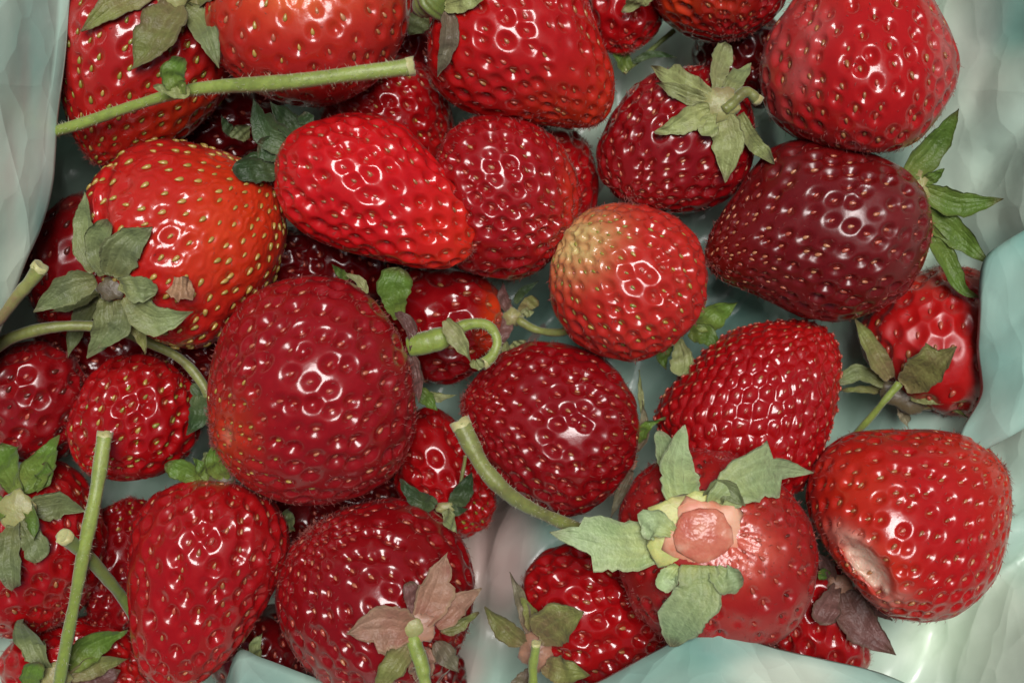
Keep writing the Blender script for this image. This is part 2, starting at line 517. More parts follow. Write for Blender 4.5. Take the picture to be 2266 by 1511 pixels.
    rr = np.sin(tq) * Rw * (1 - cone * -np.cos(tq))
    dsl = np.hypot(np.gradient(rr), np.gradient(-np.cos(tq) * L / 2))
    wgt = 1 + tipd * sstep(-np.cos(tq), 0.35, 1.0)
    dA = 2 * math.pi * np.maximum(rr, 0) * dsl * wgt
    cum = np.concatenate([[0], np.cumsum((dA[1:] + dA[:-1]) / 2)])
    n = int(cum[-1] / (0.87 * sp * sp * scm ** -2)) if True else 200
    n = max(30, min(n, 420))
    k = np.arange(n)
    ts = np.interp((k + 0.5) / n * cum[-1] * 0.985 + cum[-1] * 0.012, cum, tq)
    pz = k * GOLD + rs.uniform(0, 6.28)
    ts = ts + rs.normal(size=n) * 0.2 * sp / L; pz = pz + rs.normal(size=n) * 0.18 * sp / (Rw * np.maximum(np.sin(ts), .25))
    ts = np.clip(ts, 0.1, math.pi - 0.03)
    sl = sp / np.sqrt(1 + tipd * sstep(-np.cos(ts), 0.35, 1.0)) * np.where(ts < 0.5, 0.8, 1.0)
    Sb = shape(base_pt(ts, pz))
    ep = 0.02
    Sd = shape(base_pt(np.clip(ts + ep, 0, math.pi), pz)) - shape(base_pt(np.clip(ts - ep, 0, math.pi), pz))
    Se = shape(base_pt(ts, pz + ep)) - shape(base_pt(ts, pz - ep))
    Sd /= np.maximum(np.linalg.norm(Sd, axis=1, keepdims=True), 1e-6)
    Sn = np.cross(Sd, Se); Sn /= np.maximum(np.linalg.norm(Sn, axis=1, keepdims=True), 1e-6)
    sgn = np.sign((Sn * Sb).sum(1)); Sn *= np.where(sgn == 0, 1, sgn)[:, None]
    # --- pits round the seeds: normals of the smooth body first
    F = P.shape[0] - 2
    G = np.empty((nth - 1, nph, 3)); G[:] = P[1:-1].reshape(nth - 1, nph, 3)
    gph = np.roll(G, -1, 1) - np.roll(G, 1, 1)
    gth = np.gradient(G, axis=0)
    nn = np.cross(gth, gph); nn /= np.maximum(np.linalg.norm(nn, axis=2, keepdims=True), 1e-9)
    if (nn * G).sum() < 0: nn = -nn
    Pn = np.vstack([-a[None], nn.reshape(-1, 3), a[None]])
    best = np.full(len(P), 9.0, dtype=np.float32); second = best.copy(); bi = np.zeros(len(P), dtype=int)
    P32 = P.astype(np.float32); S32 = Sb.astype(np.float32)
    # elliptical pits: a little longer along the meridian
    for j in range(n):
        d = P32 - S32[j]
        al = d @ Sd[j].astype(np.float32)
        dd = np.sqrt(np.maximum((d * d).sum(1) - 0.32 * al * al, 0)) / np.float32(sl[j])
        m = dd < best
        second = np.where(m, best, np.minimum(second, dd))
        best = np.where(m, dd, best); bi[m] = j
    jit = rs.uniform(0.45, 1.35, size=n)[bi]
    pitf = sstep(best, 0.06, pit)
    fade = np.clip((sl[bi] / sp), 0.3, 1)
    calyx_fade = sstep(tb, 0.25, 0.75)
    hgt = (2.0 if depth > 0 else 1.3) * depth * jit * fade * (pitf - 1) * (0.25 + 0.75 * calyx_fade)
    hgt += fat * sp / 44 * (1 - sstep(second - best, 0.0, 0.3)) * -1.0 * fade       # creases between neighbours
    hgt += 1.0 * vnoise(P / 30.0, seed + 3, 2.2) + 3.5 * lump / 0.03 * vnoise(P / Rw, seed + 11, 4.5)
    for pt in patches:
        if pt[0] in ('hole', 'streak'):
            w_ = patch_w(P, pt) * (P[:, 2] > 0)
            hgt = hgt * (1 - 0.7 * np.clip(w_, 0, 1)) + w_ * (3.2 * vnoise(P / 8.0, seed + 61, 2.0) + 2.2 * vnoise(P / 3.6, seed + 62, 2.0)) * (1.0 if pt[0] == 'hole' else 0.5)
    Q = P + Pn * hgt[:, None]
    # --- faces
    i0 = 1 + np.arange(nth - 2)[:, None] * nph + np.arange(nph)[None, :]
    i1 = 1 + np.arange(nth - 2)[:, None] * nph + (np.arange(nph) + 1)[None, :] % nph
    quads = np.stack([i0, i0 + nph, i1 + nph, i1], -1).reshape(-1, 4)
    ar = np.arange(nph); ar2 = (ar + 1) % nph
    t0 = np.stack([np.zeros(nph, int), 1 + ar, 1 + ar2], 1)
    o = 1 + (nth - 2) * nph
    t1 = np.stack([np.full(nph, len(P) - 1), o + ar2, o + ar], 1)
    # outward?
    q0 = quads[len(quads) // 2]
    nrm = np.cross(Q[q0[1]] - Q[q0[0]], Q[q0[2]] - Q[q0[0]])
    if nrm @ Q[q0[0]] < 0:
        quads = quads[:, ::-1]; t0 = t0[:, ::-1]; t1 = t1[:, ::-1]
    zmin = Q[:, 2].min()
    org = cw + np.array([0, 0, zmin])
    root = empty('strawberry', org)
    tag(root, name_label, 'strawberry', group)
    off = np.array([0, 0, -zmin])
    me = new_mesh('flesh', Q + off, [quads, t0, t1], mat)
    add_attr(me, 't', np.clip((1 - np.cos(tb)) / 2 + 0.07 * vnoise(P / Rw, seed + 21, 2.5), 0, 1))
    warm = np.zeros(len(P)); pale = np.zeros(len(P))
    front = sstep(P[:, 2], -0.2 * Rw, 0.2 * Rw)
    streak = 0.62 + 0.38 * vnoise(np.stack([np.cos(pb) * 6, np.sin(pb) * 6, tb * 0.8], 1), seed + 31, 2.4)
    for pt in patches:
        w = patch_w(P, pt) * pt[6] * front
        if pt[0] == 'warm': warm = np.maximum(warm, w)
        elif pt[0] in ('pale', 'hole'): pale = np.maximum(pale, w * (1 + 0.35 * vnoise(P / 12.0, seed + 41, 2.0)))
        elif pt[0] == 'dust': pale = np.maximum(pale, w * np.clip(.6 + .6 * vnoise(P / 55.0, seed + 51, 2.2), 0, 1) * .8)
        elif pt[0] == 'streak': pale = np.maximum(pale, w * streak)
    add_attr(me, 'warm', np.clip(warm, 0, 1)); add_attr(me, 'pale', np.clip(pale, 0, 1))
    link('flesh', me, root)
    # --- seeds
    kinds = [s_[0] for s_ in seeds]; pr = np.array([s_[1] for s_ in seeds]); pr = pr / pr.sum()
    pick = rs.choice(len(kinds), size=n, p=pr)
    kk = [kinds[i] for i in pick]
    if tipseeds:
        kk = [tipseeds if (-math.cos(ts[i]) > 0.55 + rs.uniform(-.2, .25)) else kk[i] for i in range(n)]
    jits = rs.uniform(0.45, 1.35, size=n)
    # real pit depth at each seed: nearest mesh vertex
    pos = np.empty((n, 3)); keep = np.ones(n, bool)
    for j in range(n):
        d2 = ((P32 - S32[j]) ** 2).sum(1); vi = int(d2.argmin())
        pos[j] = Sb[j] + Sn[j] * (hgt[vi])
        if max(pale[vi], 0) > 0.55 and rs.rand() < 0.9 and not any(q_[0] == 'dust' for q_ in patches): keep[j] = False
    far_v, far_q, far_t, nv = [], [], [], 0
    view = np.array([0, 0, H]) - (pos + cw); view /= np.linalg.norm(view, axis=1, keepdims=True)
    facing = (Sn * view).sum(1)
    fpx = (pos[:, 0] + cw[0]) * H / (H - z) + CX; fpy = -(pos[:, 1] + cw[1]) * H / (H - z) + CY
    inframe = (fpx > -15) & (fpx < 2281) & (fpy > -15) & (fpy < 1526)
    keep &= rs.rand(n) > 0.035
    for j in range(n):
        if not keep[j]: continue
        hl = seedsize * (0.5 * sl[j] + 0.5 * sp * 0.85) / 2 * rs.uniform(0.72, 1.14)
        X = -Sd[j] + Sn[j] * rs.uniform(0.0, 0.18) + np.cross(Sn[j], Sd[j]) * rs.normal() * 0.22
        X /= np.linalg.norm(X)
        Z = Sn[j] - (Sn[j] @ X) * X; Z /= np.linalg.norm(Z); Y = np.cross(Z, X)
        loc = pos[j] + Sn[j] * hl * (0.42 - sink) + off
        if facing[j] > 0.12 and inframe[j]:
            ob = bpy.data.objects.new('seed', SEED_ME[kk[j]])
            COL.objects.link(ob); ob.parent = root
            M = Matrix(((X[0], Y[0], Z[0]), (X[1], Y[1], Z[1]), (X[2], Y[2], Z[2]))).to_4x4()
            ob.matrix_local = Matrix.Translation(Vector(loc * S)) @ M @ Matrix.Diagonal((hl, hl * rs.uniform(.9, 1.1), hl, 1))
        else:
            far_v.append((SV * hl) @ np.stack([X, Y, Z]) + loc)
            far_q.append(SQ + nv); far_t.append(ST + nv); nv += len(SV)
    if far_v:
        so = link('seeds', new_mesh('seeds', np.vstack(far_v), [np.vstack(far_q), np.vstack(far_t)], SEED[kinds[0]]), root)
        so['kind'] = 'stuff'
    # --- the fine hairs (dried styles) that stand on the skin
    if hair:
        nh = int(1.5 * hair * (Rw / 200) ** 1.0)
        # near the seeds and at random
        hv, hf, hn = [], [], 0
        cand = rs.randint(1, len(P) - 1, size=nh * 4)
        cnt = 0
        for vi in cand:
            if cnt >= nh: break
            if Q[vi, 2] < -0.35 * Rw: continue
            if pale[vi] > 0.5 or rs.rand() < 0.8 * max(Pn[vi, 2], 0) ** 1.5: continue
            cnt += 1
            nrmv = Pn[vi]; tg = a - (a @ nrmv) * nrmv; tg /= max(np.linalg.norm(tg), 1e-3)
            rd = rs.normal(size=3) * 0.55
            d0 = nrmv * 0.75 - tg * 0.55 + rd; d0 /= np.linalg.norm(d0)
            d1 = d0 - tg * 0.6 - nrmv * 0.25 + rs.normal(size=3) * 0.3; d1 /= np.linalg.norm(d1)
            ln = rs.uniform(6, 15); w = rs.uniform(0.5, 0.95)
            p0 = Q[vi] - nrmv * 0.8; p1 = p0 + d0 * ln * 0.55; p2 = p1 + d1 * ln * 0.55
            sx = np.cross(d0, nrmv + 0.01); sx /= max(np.linalg.norm(sx), 1e-3); sy = np.cross(d0, sx)
            tri = [sx, -0.5 * sx + 0.87 * sy, -0.5 * sx - 0.87 * sy]
            hv += [p0 + t_ * w for t_ in tri] + [p1 + t_ * w * 0.75 for t_ in tri] + [p2]
            for s_ in range(3):
                s2 = (s_ + 1) % 3
                hf += [(hn + s_, hn + s2, hn + 3 + s2), (hn + s_, hn + 3 + s2, hn + 3 + s_), (hn + 3 + s_, hn + 3 + s2, hn + 6)]
            hn += 7
        if hv:
            ho = link('fuzz', new_mesh('fuzz', np.array(hv) + off, np.array(hf), FUZZ), root)
            ho['kind'] = 'stuff'
    hm_add(Q + cw)
    b.root, b.org, b.c, b.z = root, org, c, z
    return b

# ------------------------------------------------------------------ sepals
def spine_points(pts, n, lift, follow, maxrise=1.3):
    """pts: photo pixels (px, py[, z]); heights follow what lies below, plus lift"""
    c2 = catmull([(p[0], p[1], 0) for p in pts], n)
    if len(pts[0]) > 2:
        cz = np.interp(np.linspace(0, 1, n), np.linspace(0, 1, len(pts)), [p[2] for p in pts])
        zz = cz + np.interp(np.linspace(0, 1, n), np.linspace(0, 1, len(lift)), lift)
    else:
        zz = np.array([top_z(x, y) for x, y, _ in c2])
        z0 = zz[0]
        step = np.hypot(*np.diff(c2[:, :2], axis=0).T)
        # a stiff leaf: it neither dives nor jumps
        for i in range(1, n):
            zz[i] = min(max(zz[i], zz[i - 1] - follow * step[i - 1]), zz[i - 1] + maxrise * step[i - 1])
        k = np.array([.25, .5, .25])
        for _ in range(4): zz[1:-1] = np.maximum(zz[1:-1], np.convolve(zz, k, 'valid')) * .5 + np.convolve(zz, k, 'valid') * .5
        zz = zz + np.interp(np.linspace(0, 1, n), np.linspace(0, 1, len(lift)), lift)
    return np.array([wpos(x, y, z) for (x, y, _), z in zip(c2, zz)])

def width_profile(s, kind):
    if kind == 'round':
        return (0.32 + 0.68 * np.sin(np.pi * np.clip(s, 0, 1) ** 1.25 * 0.62) ** 1.0) * np.sqrt(np.clip(1 - s ** 6, 0, 1))
    if kind == 'blunt':
        return (0.5 + 0.5 * np.sin(np.pi * s * 0.8)) * np.sqrt(np.clip(1 - s ** 7, 0, 1))
    if kind == 'strap':
        return (0.75 + 0.25 * np.sin(np.pi * s)) * np.clip((1 - s) / 0.25, 0, 1) ** 0.6
    w = 0.42 * (1 - s) ** 1.6 + np.sin(np.pi * s ** 0.82) ** 0.9
    return w / 1.12

def sepal(parent, org, pts, width, mat, kind='leaf', lift=(6, 14, 22), roll=0.0, cup=0.25, teeth=(), follow=1.1,
          name='sepal', thick=1.8, seed=0, wav=1.0):
    ns, nw = 26, 13
    sp_ = spine_points(pts, ns, lift, follow)
    rs = np.random.RandomState(seed + int(abs(pts[0][0]) * 7 + abs(pts[-1][1])))
    roll = roll if roll else rs.uniform(-0.5, 0.5)
    wav = wav * rs.uniform(0.8, 1.9); width = width * rs.uniform(0.86, 1.0)
    bend = rs.normal() * 0.05 * np.linalg.norm(sp_[-1] - sp_[0])
    T = np.gradient(sp_, axis=0); T /= np.linalg.norm(T, axis=1, keepdims=True)
    s = np.linspace(0, 1, ns)
    sp_ = sp_ + np.outer(np.sin(s * math.pi) * bend, np.cross(T[ns // 2], [0, 0, 1.0])) + np.outer(s ** 4, [0, 0, rs.uniform(0, 14)])
    w = width_profile(s, kind) * width / 2
    w = np.maximum(w, 1.2)
    wl, wr = w.copy(), w.copy()
    for (side, s0, h) in teeth:
        arr = wl if side < 0 else wr
        add = np.where(s <= s0, (s / s0) ** 3 * h * width, -0.10 * width * np.exp(-((s - s0) / 0.12)))
        arr += add
        np.maximum(arr, 1.2, out=arr)
    # small irregularities of the rim
    wl *= 1 + 0.06 * np.sin(s * 19 + rs.uniform(0, 6)) + 0.035 * rs.normal(size=ns); wr *= 1 + 0.06 * np.sin(s * 23 + rs.uniform(0, 6)) + 0.035 * rs.normal(size=ns)
    V, A_s, A_v, A_e = [], [], [], []
    u = np.linspace(-1, 1, nw)
    ph1, ph2 = rs.uniform(0, 6, 2)
    for i in range(ns):
        t = T[i]; up = np.array([0, 0, 1.0])
        sd = np.cross(up, t); sd /= max(np.linalg.norm(sd), 1e-6)
        nn = np.cross(t, sd)
        r = roll * (0.3 + 0.7 * s[i])
        sd2 = sd * math.cos(r) + nn * math.sin(r); nn2 = -sd * math.sin(r) + nn * math.cos(r)
        for q in u:
            ww = (wr[i] if q < 0 else wl[i])
            z = cup * ww * (q * q) * (1.0) - 2.4 * math.exp(-(q / 0.14) ** 2) * (1 - 0.6 * s[i])
            z += (0.9 + 0.5 * math.sin(s[i] * 5 + ph2)) * math.sin(q * 10.5 + ph1 + s[i]) * min(1, ww / 14)
            z += wav * 2.6 * math.sin(s[i] * 9 + ph1) * q * abs(q) + wav * 1.6 * math.sin(s[i] * 17 + ph2 + q * 2)
            V.append(sp_[i] + sd2 * q * ww + nn2 * z)
            A_s.append(s[i]); A_e.append(max(abs(q), s[i] if s[i] > 0.9 else 0)); A_v.append(q * 13.0 + 0.9 * math.sin(s[i] * 7 + ph1) + q * q * 3.0)
    V = np.array(V); n1 = len(V)
    nx = np.tile(np.array([0, 0, 1.0]), (n1, 1))
    Vb = V - nx * thick
    idx = np.arange(n1).reshape(ns, nw)
    a_, b_, c_, d_ = idx[:-1, :-1].ravel(), idx[1:, :-1].ravel(), idx[1:, 1:].ravel(), idx[:-1, 1:].ravel()
    top = np.stack([a_, d_, c_, b_], 1); bot = np.stack([a_, b_, c_, d_], 1) + n1
    rim = np.concatenate([idx[0, :], idx[1:, -1], idx[-1, -2::-1], idx[-2:0:-1, 0]])
    r2 = np.roll(rim, -1)
    side = np.stack([rim, r2, r2 + n1, rim + n1], 1)
    me = new_mesh(name, np.vstack([V, Vb]) - org, [top, bot, side], LEAF[mat])
    add_attr(me, 's', np.tile(A_s, 2)); add_attr(me, 'v', np.tile(A_v, 2)); add_attr(me, 'e', np.tile(A_e, 2))
    return link(name, me, parent)

# ------------------------------------------------------------------ stems (tubes with cut ends)
def stem(parent, org, pts, radii, mat, lift=(10, 10), follow=0.6, name='stem', cut=True, fuzz=0, seed=0, segs=14, rough=0.06, n=44, capend=True):
    rs = np.random.RandomState(seed + 3)
    sp_ = spine_points(pts, n, lift, follow, 0.8)
    T = np.gradient(sp_, axis=0); T /= np.linalg.norm(T, axis=1, keepdims=True)
    s = np.linspace(0, 1, n)
    R = np.interp(s, np.linspace(0, 1, len(radii)), radii)
    R = R * (1 + 0.9 * rough * np.sin(s * 13 + seed) + 0.6 * rough * np.sin(s * 31 + seed * 2) + rough * rs.normal(size=n) * 0.35)
    sp_ = sp_ + np.outer(np.sin(s * 8 + seed) * np.sin(s * math.pi), np.cross(T[n // 2], [0, 0, 1.0])) * R.mean() * 0.18
    V, As = [], []
    ref = np.array([0.13, 0.2, 1.0])
    ridge = 1 + 0.05 * np.cos(np.arange(segs) / segs * 2 * math.pi * 5)
    for i in range(n):
        x = np.cross(ref, T[i]); x /= np.linalg.norm(x); y = np.cross(T[i], x)
        for k in range(segs):
            an = 2 * math.pi * k / segs
            V.append(sp_[i] + (x * math.cos(an) + y * math.sin(an)) * R[i] * ridge[k]); As.append(s[i])
    idx = np.arange(n * segs).reshape(n, segs); nx = np.roll(idx, -1, 1)
    q = np.stack([idx[:-1].ravel(), nx[:-1].ravel(), nx[1:].ravel(), idx[1:].ravel()], 1)
    V = list(V); tris = []
    for end in (0, n - 1):
        c_ = len(V); V.append(sp_[end] + T[end] * (-1 if end == 0 else 1) * R[end] * (0.25 if cut else 0.8)); As.append(s[end])
        for k in range(segs):
            a_, b_ = idx[end, k], idx[end, (k + 1) % segs]
            tris.append((c_, b_, a_) if end == 0 else (c_, a_, b_))
    me = new_mesh(name, np.array(V) - org, [q, np.array(tris)], STEM[mat])
    add_attr(me, 's', As)
    o = link(name, me, parent)
    kids = []
    if cut and capend:                                       # pale, frayed cut face at the far end
        e_ = sp_[-1] + T[-1] * R[-1] * 0.12; x = np.cross(ref, T[-1]); x /= np.linalg.norm(x); y = np.cross(T[-1], x)
        cv, ct = [e_ + T[-1] * R[-1] * 0.1], []
        for ring, (rf, h) in enumerate(((0.45, 0.3), (0.8, 0.22), (1.05, 0.30), (1.04, -0.5))):
            for k in range(segs):
                an = 2 * math.pi * k / segs
                cv.append(e_ + (x * math.cos(an) + y * math.sin(an)) * R[-1] * rf * rs.uniform(.93, 1.07) + T[-1] * R[-1] * (h + rs.uniform(-.14, .14)))
        for k in range(segs):
            k2 = (k + 1) % segs
            ct.append((0, 1 + k, 1 + k2, 1 + k2))
        tri = [(0, 1 + k, 1 + (k + 1) % segs) for k in range(segs)]
        qq = [(1 + r_ * segs + k, 1 + (r_ + 1) * segs + k, 1 + (r_ + 1) * segs + (k + 1) % segs, 1 + r_ * segs + (k + 1) % segs) for r_ in range(3) for k in range(segs)]
        cm = new_mesh('cut_end', np.array(cv) - org, [np.array(qq), np.array(tri)], STEM['cut'])
        add_attr(cm, 's', np.zeros(len(cv)))
        kids.append(link('cut_end', cm, o))
    if fuzz:
        hv, hf, hn = [], [], 0
        for _ in range(fuzz):
            i = rs.randint(1, n - 1); an = rs.uniform(0, 6.28)
            x = np.cross(ref, T[i]); x /= np.linalg.norm(x); y = np.cross(T[i], x)
            d = x * math.cos(an) + y * math.sin(an)
            p0 = sp_[i] + d * R[i] * 0.97 + T[i] * rs.uniform(-6, 6); dd = d + T[i] * rs.uniform(-.7, .7) + rs.normal(size=3) * .2
            ln = rs.uniform(5, 12); sx = np.cross(dd, T[i] + .01); sx /= np.linalg.norm(sx); sy = np.cross(dd / np.linalg.norm(dd), sx)
            for t_ in (sx, -.5 * sx + .87 * sy, -.5 * sx - .87 * sy): hv.append(p0 + t_ * 0.55)
            hv.append(p0 + dd * ln)
            hf += [(hn, hn + 1, hn + 3), (hn + 1, hn + 2, hn + 3), (hn + 2, hn, hn + 3)]; hn += 4
        fo = link('fuzz', new_mesh('fuzz', np.array(hv) - org, np.array(hf), FUZZ_STEM), o); fo['kind'] = 'stuff'
    return o

def hub(parent, org, px, py, rx, ry, mat, lift=4, hgt=0.5, seed=0, deg=0, name='calyx_hub', z=None, wob=1.0):
    """small lumpy cushion where the sepals meet"""
    z = top_z(px, py) + lift if z is None else z
    c = wpos(px, py, z)
    nr, sg = 9, 22
    V, As = [c + np.array([0, 0, ry * hgt])], [0]
    ca, sa = math.cos(math.radians(-deg)), math.sin(math.radians(-deg))
    for k in range(1, nr + 1):
        th = k / nr * math.pi * 0.72
        for s in range(sg):
            an = 2 * math.pi * s / sg
            wb = 1 + wob * (0.10 * math.sin(an * 5 + seed) + 0.07 * math.sin(an * 9 + seed * 2 + k))
            x, y = rx * math.sin(th) * math.cos(an) * wb, ry * math.sin(th) * math.sin(an) * wb
            V.append(c + np.array([x * ca - y * sa, x * sa + y * ca, ry * hgt * math.cos(th) * (1 + .15 * wob * math.sin(an * 7 + k) * min(1, k / 4))])); As.append(k / nr)
    t = [(0, 1 + s, 1 + (s + 1) % sg) for s in range(sg)]
    q = [(1 + k * sg + s, 1 + (k + 1) * sg + s, 1 + (k + 1) * sg + (s + 1) % sg, 1 + k * sg + (s + 1) % sg) for k in range(nr - 1) for s in range(sg)]
    me = new_mesh(name, np.array(V) - org, [np.array(q), np.array(t)], STEM[mat] if mat in STEM else mat)
    add_attr(me, 's', As)
    return link(name, me, parent)

# ------------------------------------------------------------------ bag film
def loft(name, lines, nu, nv, parent, seed, amp=6.0, mint=0.5, blobs=(), fine=1.0, deg=35.0, stretch=0.5):
    """lines: polylines [(px, py, z) ...] from the hidden outside to the inner fold and down again"""
    rows = [catmull(l, nu) for l in lines]
    rows = np.array(rows)                                   # (lines, nu, 3)
    grid = np.array([catmull(rows[:, i], nv) for i in range(nu)])   # (nu, nv, 3)
    pts = grid.reshape(-1, 3)
    w = np.array([wpos(*p) for p in pts])
    w = crumple(w, seed, amp, fine, deg, stretch)
    idx = np.arange(nu * nv).reshape(nu, nv)
    q = np.stack([idx[:-1, :-1].ravel(), idx[1:, :-1].ravel(), idx[1:, 1:].ravel(), idx[:-1, 1:].ravel()], 1)
    me = new_mesh(name, w, q, FILM)
    film_attrs(me, pts, mint, blobs, seed)
    hm_add(w)
    o = link(name, me, parent)
    so = o.modifiers.new('film_thickness', 'SOLIDIFY'); so.thickness = 0.00012; so.offset = 0
    return o

def crumple(w, seed, amp, fine=1.0, deg=35.0, stretch=0.5):
    """upper envelope of tilted facets: a film pulled tight between sharp creases"""
    rs = np.random.RandomState(seed)
    ca, sa = math.cos(math.radians(deg)), math.sin(math.radians(deg))
    q = np.stack([(w[:, 0] * ca + w[:, 1] * sa) * stretch, -w[:, 0] * sa + w[:, 1] * ca], 1)
    q += 18 * np.stack([vnoise(w[:, :2] / 150, seed + 1, 2.0), vnoise(w[:, :2] / 150, seed + 2, 2.0)], 1)
    w = w.copy()
    for sc_, am in ((230, 1.0), (105, 0.5 * fine), (55, 0.2 * fine)):
        lo, hi = q.min(0) - 50, q.max(0) + 50
        n = int(min(900, max(12, np.prod(hi - lo) / (sc_ * sc_))))
        c = np.stack([rs.uniform(lo[0], hi[0], n), rs.uniform(lo[1], hi[1], n)], 1)
        gr = rs.normal(size=(n, 2)); ht = rs.normal(size=n) * .5
        bestv = np.full(len(w), -1e9)
        for k in range(n):
            d = q - c[k]
            val = ht[k] + (d @ gr[k]) / sc_ * 0.9 - (d * d).sum(1) / (sc_ * sc_) * 1.3
            np.maximum(bestv, val, out=bestv)
        w[:, 2] += amp * am * (bestv - bestv.mean())
    return w

def film_attrs(me, pts, mint, blobs, seed):
    m = np.clip(mint + 0.28 * vnoise(pts / 260.0, seed + 5, 2.0) + 0.12 * vnoise(pts / 70.0, seed + 6, 2.0), 0, 1)
    p = np.zeros(len(pts))
    for kind, x, y, rx, ry, st in blobs:
        g = np.exp(-(((pts[:, 0] - x) / rx) ** 2 + ((pts[:, 1] - y) / ry) ** 2) ** 2) * st
        if kind == 'pink': p = np.maximum(p, g)
        elif kind == 'mint': m = np.clip(m + g, 0, 1)
        elif kind == 'white': m = np.clip(m - g, 0, 1)
    add_attr(me, 'mint', m); add_attr(me, 'pink', np.clip(p, 0, 1))
# ================================================================== the bag: floor and walls first
bag_org = wpos(CX, CY, -470)
bag = empty('plastic_bag', bag_org)
tag(bag, 'thin mint and white plastic bag holding all the strawberries', 'plastic bag')

def main_sheet():
    xs = np.arange(-520, 2800, 17.0); ys = np.arange(-620, 2150, 17.0)
    X, Y = np.meshgrid(xs, ys, indexing='ij')
    pts = np.stack([X.ravel(), Y.ravel(), np.zeros(X.size)], 1)
    x, y = pts[:, 0], pts[:, 1]
    z = np.full(len(x), -390.0)
    wob = 30 * vnoise(pts / 300.0, 3, 2.0)
    z = np.maximum(z, -390 + 560 * sstep(x + wob, 1780, 2750))
    z = np.maximum(z, -390 + 420 * sstep(-(x + wob), -260, 200))
    z = np.maximum(z, -390 + 420 * sstep(-(y + wob), -60, 420))
    z = np.maximum(z, -390 + 420 * sstep(y + wob, 1420, 1950))
    z += 60 * np.exp(-(((x - 1110) / 120) ** 2 + ((y - 1290) / 170) ** 2))
    w = np.array([wpos(a, b, c) for a, b, c in zip(x, y, z)])
    w = crumple(w, 11, 70.0, 1.2, 62.0, 0.45)
    nx, ny = len(xs), len(ys)
    idx = np.arange(nx * ny).reshape(nx, ny)
    q = np.stack([idx[:-1, :-1].ravel(), idx[:-1, 1:].ravel(), idx[1:, 1:].ravel(), idx[1:, :-1].ravel()], 1)[:, ::-1]
    me = new_mesh('bag_lining', w - bag_org, q, FILM)
    film_attrs(me, pts, 0.42, [('pink', 1100, 1240, 95, 200, 0.8), ('pink', 1000, 1480, 80, 60, .6), ('mint', 1450, 800, 330, 260, 0.5),
                               ('mint', 1960, 880, 140, 200, 0.5), ('white', 2180, 330, 150, 170, 0.4), ('white', 2150, 1380, 170, 130, .5), ('mint', 2260, 560, 140, 60, .4), ('mint', 2240, 40, 110, 90, .55),
                               ('pink', 2150, 40, 60, 200, .25), ('mint', 1190, 1210, 60, 140, .7)], 4)
    o = link('bag_lining', me, bag)
    hm_add(w)
main_sheet()

# ================================================================== strawberries, roughly from the bottom of the heap up
R_bright = ((0.444, 0.027, 0.0065), (0.399, 0.0054, 0.0054), (0.37, 0.0065, 0.0065))
R_red    = ((0.344, 0.0065, 0.0054), (0.313, 0.0032, 0.0049), (0.297, 0.0043, 0.0054))
R_deep   = ((0.239, 0.0043, 0.0054), (0.214, 0.0022, 0.0043), (0.223, 0.0032, 0.0049))
R_dark   = ((0.125, 0.006, 0.003), (0.13, 0.0025, 0.003), (0.15, 0.004, 0.004))
R_orange = ((0.60, 0.040, 0.008), (0.60, 0.050, 0.008), (0.42, 0.012, 0.010))
R_gap_shade = tuple((a * .5, b * .6, c * .6) for a, b, c in R_deep)  # deep red darkened further: the shade of the gaps put into the colour
WARM, PALE, YEL = (0.58, 0.045, 0.008), (0.68, 0.36, 0.22), (0.54, 0.42, 0.16)
def FM(c, warm=WARM, pale=PALE, gloss=0.1, bloom=0.0): return flesh_mat(c[0], c[1], c[2], warm, pale, gloss, bloom)

BR = {}
def B(key, label, c, z, axis, outline, mat, **k):
    k.setdefault('seed', len(BR) + 1)
    BR[key] = build_berry(label, c, z, axis, outline, mat, **k)
def circ(cx, cy, rx, ry, n=14): return [(cx + rx * math.cos(t * 2 * math.pi / n), cy + ry * math.sin(t * 2 * math.pi / n)) for t in range(n)]

# ---- lowest layer, seen only through the gaps; its skin colour carries painted shade
B('gapA', 'dark strawberry in the shadowed gap right of the orange-red berry under the long stem', (490, 275), -310, (1, .3, -.2), circ(490, 275, 150, 110), FM(R_gap_shade), res=.6, hair=0)
B('gapB', 'dark strawberry in the black gap under the tip of the glossy bright red cone', (745, 590), -295, (.3, 1, -.2), circ(745, 590, 150, 110), FM(R_gap_shade), res=.6, hair=0)
B('gapC', 'dark strawberry in the gap below the wilted sage calyx at left', (255, 770), -325, (1, .4, 0), circ(255, 770, 170, 120), FM(R_gap_shade), res=.6, hair=0)
B('gapD', 'dark strawberry in the bottom gap beside the mint bag flap', (590, 1430), -295, (0, 1, -.2), circ(585, 1440, 130, 110), FM(R_gap_shade), res=.6, hair=0)
B('gapE', 'very dark strawberry in the deep gap above the pale calyx star', (1640, 130), -275, (.2, 1, .1), [(1530, 110), (1545, 60), (1640, 20), (1740, 60), (1760, 150), (1700, 240), (1600, 230), (1545, 180)], FM(R_gap_shade), res=.65, hair=0)
B('gapF', 'dark strawberry in the gap between the two biggest lower-left berries', (665, 1160), -320, (0, 1, -.2), circ(655, 1135, 110, 110), FM(R_gap_shade), res=.6, hair=0)
B('gapH', 'added dark filler strawberry deep in the gap beside the thin arched stem, below the big orange-red berry', (440, 815), -240, (1, .2, 0), circ(440, 815, 105, 90), FM(R_gap_shade), res=.55, hair=0)  # filler berry, added to darken a gap where pale floor showed
B('gapI', 'added dark filler strawberry in the black gap right of the big orange-red berry', (640, 585), -225, (1, .3, 0), circ(640, 585, 85, 85), FM(R_gap_shade), res=.55, hair=0)  # another added filler, keeps this gap dark
